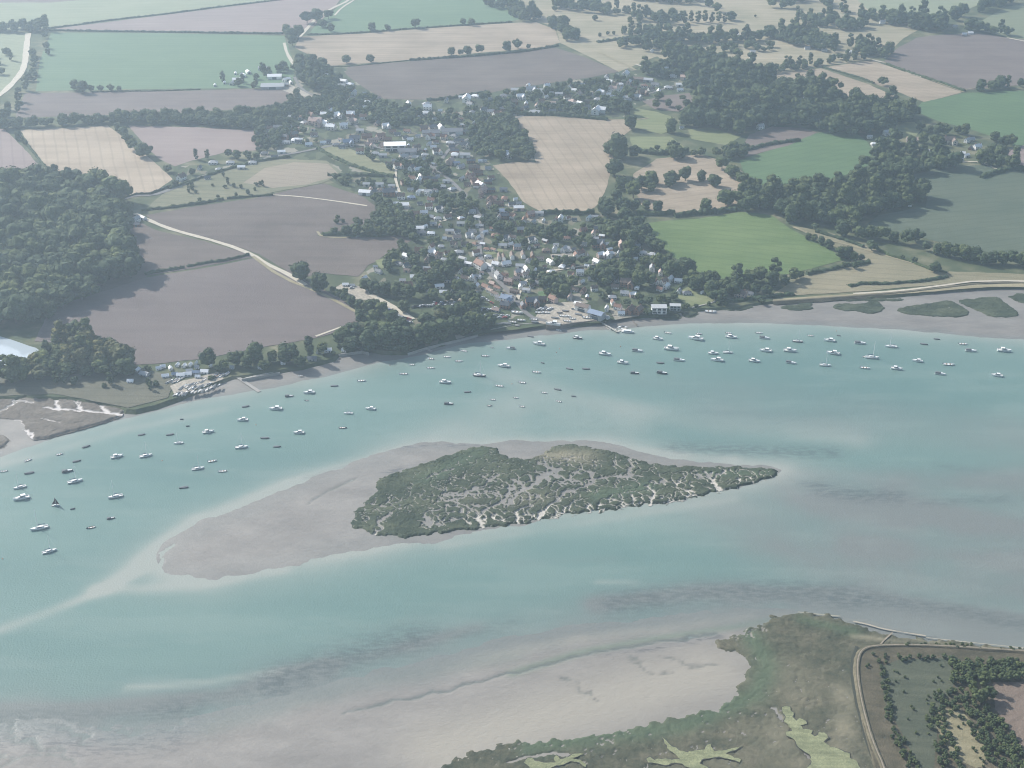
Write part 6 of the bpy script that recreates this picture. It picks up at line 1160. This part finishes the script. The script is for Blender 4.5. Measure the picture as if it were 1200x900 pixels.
# ------------------------------------------------------------------ woods
n0 = len(TREES)
fill([(-30,222),(60,216),(128,228),(150,250),(148,270),(165,322),(120,343),(80,362),(45,376),(10,384),(-30,388)], 20, 34, "in the big left wood", shapes=('round','round','round','broad'), single=True)
fill([(66,412),(78,390),(98,398),(150,425),(152,440),(60,445),(10,452),(-30,452),(-30,445),(30,438)], 14, 24, "in the wood between the lake and the marsh", single=True, tones=('green','olive brown','pale green'))
for (x, y, w_) in ((8,400,14),(-4,392,16)): pass
fill([(0,142),(20,140),(130,133),(300,127),(332,121),(334,144),(300,152),(225,147),(150,146),(126,146),(24,150),(0,153)], 8.5, 13, shapes=('round','broad'))
for poly, sp, wp, d in (
    ([(332,122),(400,100),(440,112),(470,122),(500,130),(480,145),(440,146),(400,136),(360,150),(330,140)], 9.5, 12, .9), ([(345,72),(362,66),(390,80),(404,88),(420,100),(400,110),(370,112),(350,100)], 9.5, 13, .9), ([(300,140),(335,132),(365,150),(350,165),(310,172),(290,165)], 10, 13, .85),
    ([(440,132),(520,128),(560,125),(560,150),(520,150),(480,150),(450,150)], 10, 11, .75), ([(560,112),(600,104),(690,92),(735,88),(750,100),(740,130),(700,136),(604,133),(570,140)], 9.5, 11, .8), ([(545,128),(600,134),(622,165),(627,188),(592,190),(560,184),(545,160)], 11, 15, .95),
    ([(300,165),(360,160),(420,172),(455,180),(470,200),(520,215),(500,225),(468,208),(430,184),(385,168),(330,176),(300,188)], 9.5, 10, .6), ([(455,180),(520,185),(530,205),(525,225),(480,222),(462,200)], 10.5, 14, .9), ([(430,225),(470,245),(500,250),(520,260),(500,290),(470,278),(462,268),(430,262),(442,243)], 11.5, 15, .9),
    ([(470,280),(500,288),(530,300),(540,320),(520,335),(470,322),(440,318),(456,297)], 12, 16, .85), ([(500,225),(530,222),(560,235),(565,262),(560,290),(530,300),(500,285),(520,258)], 11.5, 14, .7), ([(560,240),(600,238),(630,252),(690,256),(700,262),(700,290),(640,290),(600,296),(562,296)], 11.5, 14, .75),
    ([(540,300),(570,300),(560,330),(600,352),(600,372),(560,376),(520,378),(500,370),(520,340)], 12.5, 15, .75), ([(600,300),(700,300),(700,330),(740,345),(760,350),(720,352),(680,350),(650,345),(610,325)], 12, 18, .9), ([(590,320),(640,325),(660,345),(640,350),(604,340)], 11, 13, .6),
    ([(700,255),(745,262),(790,300),(822,322),(838,338),(800,336),(760,345),(730,345),(690,330),(690,280)], 13, 19, .75), ([(700,345),(760,348),(800,345),(800,358),(760,360),(715,358)], 11, 12, .6), ([(520,128),(590,118),(620,125),(600,135),(545,150)], 9.5, 10, .6), ([(740,82),(800,58),(835,62),(850,90),(800,112),(790,95),(760,90)], 9.5, 13, .85),
    ([(735,118),(750,108),(775,110),(800,110),(812,125),(795,135),(770,130)], 10, 12, .25), ([(830,75),(870,72),(905,90),(905,98),(958,98),(1000,116),(1062,118),(1082,130),(1072,142),(1045,150),(1040,158),(985,160),(958,152),(915,148),(880,152),(835,146),(800,150),(792,138),(815,125)], 11.5, 18, 1.0),
    ([(815,118),(850,110),(900,115),(905,145),(880,152),(860,160),(835,150),(805,152),(782,160),(776,150),(795,138)], 12, 18, 1.0), ([(760,48),(820,62),(870,72),(880,85),(840,90),(800,80),(780,62)], 10, 15, .9), ([(780,160),(800,178),(822,172),(850,172),(875,170),(870,186),(845,188),(818,182),(790,190)], 12, 17, .9),
    ([(870,90),(905,94),(960,97),(1000,116),(1000,124),(940,116),(900,110),(880,104)], 10.5, 15, .9), ([(1016,162),(1045,152),(1052,162),(1062,166),(1090,172),(1105,178),(1120,185),(1150,190),(1120,196),(1100,198),(1060,206),(1030,214),(1022,200),(1030,190),(1028,178)], 11.5, 15, .85),
    ([(1130,160),(1160,168),(1190,182),(1198,196),(1170,196),(1150,185),(1130,175)], 11, 14, .7), ([(870,214),(895,214),(975,210),(1025,192),(1030,205),(1080,215),(1082,235),(1040,248),(1000,262),(960,262),(930,262),(905,250),(868,246)], 13, 20, 1.0), ([(980,252),(1010,258),(1000,278),(975,270)], 12, 16, .7),
    ([(745,215),(765,205),(800,205),(830,215),(825,222),(780,225),(760,232)], 13, 16, .5), ([(800,328),(838,325),(920,322),(930,335),(900,345),(840,352),(815,345)], 13, 16, .55),
    # bands over the heath and the far hedgerow woods
    ([(636,22),(660,20),(680,40),(672,52),(655,48)], 9, 11, .9), ([(600,16),(625,12),(640,20),(628,26),(606,24)], 9, 11, .9), ([(645,-2),(690,0),(735,8),(760,14),(742,20),(700,18),(650,10)], 9, 10, .85), ([(720,-12),(790,-10),(830,0),(800,6),(775,4),(720,-2)], 9, 10, .85), ([(735,18),(770,18),(790,24),(800,30),(760,28),(738,24)], 8.5, 10, .85),
    ([(700,52),(740,44),(800,38),(890,38),(905,30),(905,46),(880,50),(800,52),(760,54),(702,58)], 8.5, 11, .95), ([(724,38),(760,34),(795,36),(770,42),(730,42)], 8, 9, .8), ([(740,55),(775,52),(800,62),(762,64)], 8.5, 12, .8), ([(812,54),(870,50),(905,52),(905,60),(860,62),(820,60)], 8.5, 9, .5),
    ([(900,32),(950,30),(962,38),(985,50),(998,62),(970,62),(940,56),(905,48)], 8.5, 12, .9), ([(930,18),(985,22),(1020,32),(1000,38),(960,32),(930,24)], 8.5, 10, .85), ([(1000,52),(1030,56),(1035,66),(1018,68),(1002,62)], 9, 13, .8), ([(1035,56),(1075,40),(1115,34),(1118,42),(1075,46),(1045,60),(1034,70)], 9, 12, 1.0),
    ([(1020,18),(1062,20),(1105,24),(1118,38),(1090,40),(1060,32),(1022,26)], 9.5, 13, .9), ([(1104,22),(1120,10),(1150,4),(1152,-8),(1185,-8),(1182,6),(1140,18),(1112,26)], 10, 14, .95), ([(1118,32),(1150,30),(1180,38),(1182,44),(1150,40),(1122,40)], 8.5, 12, .7), ([(1140,104),(1160,99),(1200,96),(1260,96),(1260,103),(1200,104),(1145,108)], 8.5, 11, .8),
    ([(880,90),(905,78),(962,72),(964,78),(935,84),(902,88)], 8.5, 9, .7), ([(968,68),(1022,64),(1024,70),(970,76)], 8, 9, .7), ([(0,30),(55,28),(60,38),(0,38),(-60,40),(-60,32)], 8.5, 10, .95), ([(560,0),(600,-5),(620,12),(605,22),(585,12),(566,6)], 8, 9, .7), ([(900,-10),(960,-6),(1000,10),(1040,18),(1060,22),(1030,24),(990,16),(940,4),(900,2)], 9, 11, .8),
    ([(895,6),(925,6),(930,11),(898,10)], 8, 9, .8), ([(38,55),(50,75),(35,110),(20,135),(10,150),(-10,150),(-10,140),(14,112),(28,90)], 9, 9, .45), ([(-40,60),(10,56),(20,75),(5,90),(-40,95)], 9, 9, .4),
    ([(20,208),(62,208),(128,222),(120,235),(60,222),(0,218)], 10, 13, .8), ([(340,108),(372,110),(380,125),(350,128),(330,122)], 9.5, 12, .5), ([(196,206),(250,190),(310,176),(345,170),(350,180),(300,188),(250,196),(210,212)], 10, 8, .55), ([(250,90),(300,80),(312,92),(300,104),(262,104)], 9, 8, .35), ([(300,78),(345,78),(345,88),(300,92)], 9, 9, .5),
    ([(155,428),(200,424),(235,424),(270,424),(262,436),(200,450),(190,462),(150,450)], 9, 8, .6), ([(385,338),(420,325),(440,330),(430,338),(400,336),(392,346)], 11, 12, .7), ([(320,432),(380,420),(400,412),(390,424),(340,434),(290,440)], 10, 8, .5), ([(140,438),(160,440),(185,450),(150,455),(60,452),(60,446)], 10, 9, .5),
    ([(386,262),(400,252),(415,262)], 9, 8, .5), ([(440,228),(470,240),(466,262),(440,262)], 11, 14, .8), ([(380,205),(440,206),(465,212),(430,222),(395,216)], 9, 9, .6), ([(200,215),(320,190),(340,186),(300,228),(180,244)], 11, 5, .25),
    ([(1095,850),(1110,840),(1150,870),(1190,900),(1100,905)], 11, 8, .0)):
    vil = d < .96 and 290 < sum(p[0] for p in poly)/len(poly) < 830 and sum(p[1] for p in poly)/len(poly) > 95
    fill(poly, sp * (.9 if vil else 1.08), wp * (.78 if vil else 1.1), dens=min(1, d * (1.05 if vil else 1)), shapes=('round','bush','broad','round') if vil else ('round','round','broad','tall'))
sb = dict(z=SL, shapes=('bush',))
fill([(1110,810),(1126,805),(1150,835),(1175,868),(1200,905),(1165,905),(1150,880),(1130,845),(1112,838)], 6.5, 7, tones=('olive brown','olive brown','dark green'), dens=.62, **sb)
fill([(1098,806),(1112,812),(1108,850),(1128,895),(1130,910),(1104,910),(1094,870),(1084,842)], 6.5, 6.5, tones=('olive brown','olive brown','dark green'), dens=.6, **sb)
fill([(1148,818),(1164,836),(1190,868),(1216,910),(1198,910),(1178,880),(1152,838)], 6.5, 8, tones=('green','dark green','olive brown'), dens=.8, **sb)
fill([(1030,778),(1040,778),(1042,812),(1052,848),(1064,878),(1084,908),(1068,908),(1050,878),(1036,835)], 5.5, 5.5, tones=('olive brown','olive brown'), dens=.75, **sb)
fill([(1114,776),(1290,780),(1290,797),(1165,798),(1130,806),(1116,800)], 7.5, 9.5, tones=('dark green','green','olive brown'), dens=.85, **sb)
fill([(1040,772),(1110,769),(1116,776),(1060,776)], 6, 6, tones=('green','dark green'), dens=.7, **sb)
fill([(1010,764),(1100,764),(1060,770),(1012,790)], 9, 4.5, tones=('olive brown',), dens=.5, **sb)
fill([(1045,780),(1112,778),(1110,905),(1085,905),(1060,850)], 8, 3.6, tones=('olive brown','green'), dens=.22, **sb)
fill([(1150,905),(1120,850),(1112,830),(1140,840),(1165,880)], 8, 4, tones=('olive brown',), dens=.5, **sb)
fill([(1060,755),(1130,756),(1240,764),(1240,768),(1130,761),(1060,758)], 6, 4, z=1.3, shapes=('bush',), tones=('green','olive brown'), dens=.7)
# bushes along the top and face of the river bank
BK = dict(z=2.4, shapes=('bush','bush','round'))
fill([(222,450),(262,441),(300,435),(340,430),(385,416),(400,407),(400,412),(386,421),(342,431),(300,436),(262,443),(222,452)], 6, 7, dens=.6, **BK)
fill([(400,408),(425,402),(470,407),(505,398),(545,388),(578,379),(578,383),(545,393),(506,403),(472,413),(430,408),(400,413)], 6.5, 9, dens=.9, tones=('dark green','green'), **BK)
fill([(712,364),(770,366),(800,360),(860,357),(905,350),(905,354),(860,361),(800,364),(768,371),(712,370)], 6, 6, dens=.4, **BK)
# the single trees: the budget goes to the ones that show largest; the others join the mass
def shown(t):
    u, v = project(np.array(t[0]), np.array(t[1]), t[2]); zc = t[1]*CT - (t[2]-H)*ST; wp = t[3]*F/zc
    return wp if (-wp/2 < u < 1200+wp/2 and -5 < v < 905+wp) else -1
EXP = TREES[:n_explicit]; REST = TREES[n_explicit:]
EXPi = [t for t in EXP if shown(t) > 0]; REST = [t for t in REST if shown(t) > 0]
REST.sort(key=lambda t: -shown(t)); LONE = ("upper", "hedge", "beside the track", "heath", "track corner", "paddocks", "dry pasture", "tall clump")
ALL = sorted(EXPi + REST, key=lambda t: -(shown(t) + (9 if t[6] and any(q in t[6] for q in LONE) else 0)))
BUDGET = 300
keep_ = [t for t in ALL if t[6]][:BUDGET]; kept = set(id(t) for t in keep_); STUFF += [t for t in ALL if id(t) not in kept]
print("trees: explicit", len(EXP), "visible", len(EXPi), "single", len(keep_), "mass", len(STUFF))
TOBJ = []
for t in keep_:
    o = make_tree(t[0], t[1], t[2], t[3], t[4], t[5]); u, v = project(np.array(t[0]), np.array(t[1]), t[2]); TOBJ.append((o, float(u), float(v), t))
# one object for the rest: points that carry which crown, how wide and which way round
sv = [(t[0], t[1], t[2] - .1) for t in STUFF]
me = bpy.data.meshes.new("woodland"); me.from_pydata(sv, [], [])
shapes_l = [(s_, i) for s_ in SHAPES for i in range(len(CR[s_]))]; first = {}
for i, (s_, j) in enumerate(shapes_l): first.setdefault(s_, i)
a = me.attributes.new("variant", 'INT', 'POINT'); a.data.foreach_set('value', [first[t[4]] + rng.randrange(len(CR[t[4]])) for t in STUFF])
a = me.attributes.new("width", 'FLOAT', 'POINT'); a.data.foreach_set('value', [t[3] * (1.0) for t in STUFF])
a = me.attributes.new("turn", 'FLOAT', 'POINT'); a.data.foreach_set('value', [rng.uniform(0, 6.28) for t in STUFF])
wood = link("woodland_trees", me, None, kind='stuff', label="mass of smaller trees in the far woods and village gardens")
ng = bpy.data.node_groups.new("woodland", 'GeometryNodeTree'); ng.interface.new_socket("Geometry", in_out='INPUT', socket_type='NodeSocketGeometry'); ng.interface.new_socket("Geometry", in_out='OUTPUT', socket_type='NodeSocketGeometry')
gi = ng.nodes.new('NodeGroupInput'); go = ng.nodes.new('NodeGroupOutput'); jn = ng.nodes.new('GeometryNodeGeometryToInstance')
def attr_n(nm, ty):
    n_ = ng.nodes.new('GeometryNodeInputNamedAttribute'); n_.data_type = ty; n_.inputs['Name'].default_value = nm; return n_.outputs['Attribute']
# every crown shape is read from one tree standing in the scene
src = {}
for o, u, v, t in TOBJ:
    c = [q for q in o.children if q.name.startswith('crown')][0]; src.setdefault(c.data.name, c)
branches = []
iop_in = []
for i, (s_, j) in enumerate(shapes_l):
    c = src.get(CR[s_][j].name)
    if c is None: c = next(iter(src.values()))
    oi_ = ng.nodes.new('GeometryNodeObjectInfo'); oi_.inputs['Object'].default_value = c; oi_.transform_space = 'ORIGINAL'
    sel = ng.nodes.new('FunctionNodeCompare'); sel.data_type = 'INT'; sel.operation = 'EQUAL'; ng.links.new(attr_n("variant", 'INT'), sel.inputs[2]); sel.inputs[3].default_value = i
    ip = ng.nodes.new('GeometryNodeInstanceOnPoints'); ng.links.new(gi.outputs[0], ip.inputs['Points']); ng.links.new(sel.outputs[0], ip.inputs['Selection'])
    ng.links.new(oi_.outputs['Geometry'], ip.inputs['Instance'])
    cx = ng.nodes.new('ShaderNodeCombineXYZ'); ng.links.new(attr_n("turn", 'FLOAT'), cx.inputs[2]); e2 = ng.nodes.new('FunctionNodeEulerToRotation'); ng.links.new(cx.outputs[0], e2.inputs[0]); ng.links.new(e2.outputs[0], ip.inputs['Rotation'])
    w3 = ng.nodes.new('ShaderNodeCombineXYZ'); wa = attr_n("width", 'FLOAT')
    for q in range(3): ng.links.new(wa, w3.inputs[q])
    ng.links.new(w3.outputs[0], ip.inputs['Scale']); branches.append(ip.outputs[0])
jg = ng.nodes.new('GeometryNodeJoinGeometry')
for b in branches: ng.links.new(b, jg.inputs[0])
ng.links.new(jg.outputs[0], go.inputs[0])
md = wood.modifiers.new("woodland", 'NODES'); md.node_group = ng
# ------------------------------------------------------------------ labels
ORD = ["", "second", "third", "fourth", "fifth", "sixth", "seventh", "eighth", "ninth", "tenth", "eleventh", "twelfth", "thirteenth", "fourteenth", "fifteenth", "sixteenth", "seventeenth", "eighteenth", "nineteenth", "twentieth"]
def ordinal(i, n):
    if n == 1: return None
    if i == 0: return "leftmost"
    if i == n-1: return "rightmost"
    if i < 20: return ORD[i] + " from left"
    j = n-1-i
    return (ORD[j] + " from right") if 0 < j < 20 else f"{i+1}th from left"
def label_all(items, desc, cat, grp):
    """items: (object, x, y, cluster, ...); things of one look in one cluster are told apart by their order across the photo"""
    by = {}
    for it in items: by.setdefault((desc(it), it[3]), []).append(it)
    for (d, c_), lst in by.items():
        lst.sort(key=lambda q: q[1])
        for i, it in enumerate(lst):
            od = ordinal(i, len(lst)); it[0]['label'] = (f"{d} {c_}" + (f", {od}" if od else "")).replace("  ", " ")
            it[0]['category'] = cat(it); it[0]['group'] = grp(it)
def szw(w_, a, b): return "small" if w_ < a else ("large" if w_ > b else "")
for q in HOUSES: pass
label_all([(o, x, y, c_, kd, wl, rf, wp) for o, x, y, kd, wl, rf, c_, wp in HOUSES],
          lambda q: f"{WALLWORD[q[5]]} {noun(q[4], q[7]).replace('_', ' ')} with {ROOFWORD[q[6]]} roof", lambda q: 'outbuilding' if noun(q[4], q[7]) == 'outbuilding' else {'house': 'house', 'ell': 'house', 'cottage': 'cottage', 'bungalow': 'bungalow', 'barn': 'barn', 'shed': 'shed', 'flat': 'house', 'terrace': 'terrace', 'chalet': 'chalet'}[q[4]], lambda q: "buildings " + q[3])
HW = {'white': 'white', 'dark': 'dark', 'grey': 'grey', 'blue': 'navy', 'wood': 'varnished'}
label_all([(o, x, y, c_, kd, hc, wp, gr) for o, x, y, kd, hc, c_, wp, gr in BOATS],
          lambda q: ((szw(q[6], 7.5, 14.5) + " ") if q[4] != 'sailing' else "") + f"{HW[q[5]]} {BNAME[q[4]][2]}", lambda q: BNAME[q[4]][1], lambda q: q[7])
label_all([(o, x, y, c_, colr) for o, x, y, colr, c_ in CARS], lambda q: f"{q[4]} car parked", lambda q: "car", lambda q: "cars parked " + q[3])
for o, ph in HEDGES: o['label'] = "dark green " + ph if 'green' not in ph.split('hedge')[0] and 'scrub' not in ph else ph; o['category'] = "hedge"
SHW = {'round': 'round', 'broad': 'broad', 'tall': 'tall', 'poplar': 'slender', 'bush': 'low bushy'}
items = []
for o, u, v, t in TOBJ:
    c_ = t[6]
    if c_ == "in the big left wood":
        band_ = ["top edge", "upper part", "upper middle", "lower middle", "lower part", "bottom edge"][min(5, max(0, int((v - 222) / 28)))]; c_ = f"in the left wood's {band_}"
    elif c_ == "in the wood between the lake and the marsh": c_ = "in the lakeside wood's " + ("upper" if v < 412 else "middle" if v < 430 else "lower") + " part"
    items.append((o, u, v, c_, t[4], t[5]))
label_all(items, lambda q: f"{SHW[q[4]]} {q[5]} tree" if q[4] != 'bush' else f"low {q[5]} tree", lambda q: "tree", lambda q: "trees " + q[3])
over = [o.name for o in scene.objects if 'label' in o and len(o['label'].split()) > 16]
print([o["label"] for o in scene.objects if "label" in o and len(o["label"].split())>16][:12]); print("labels over 16 words:", len(over), over[:5]); print("houses", len(HOUSES), "boats", len(BOATS), "cars", len(CARS), "objects", len(scene.objects))
# world matrices of the children are settled before the render
bpy.context.view_layer.update()
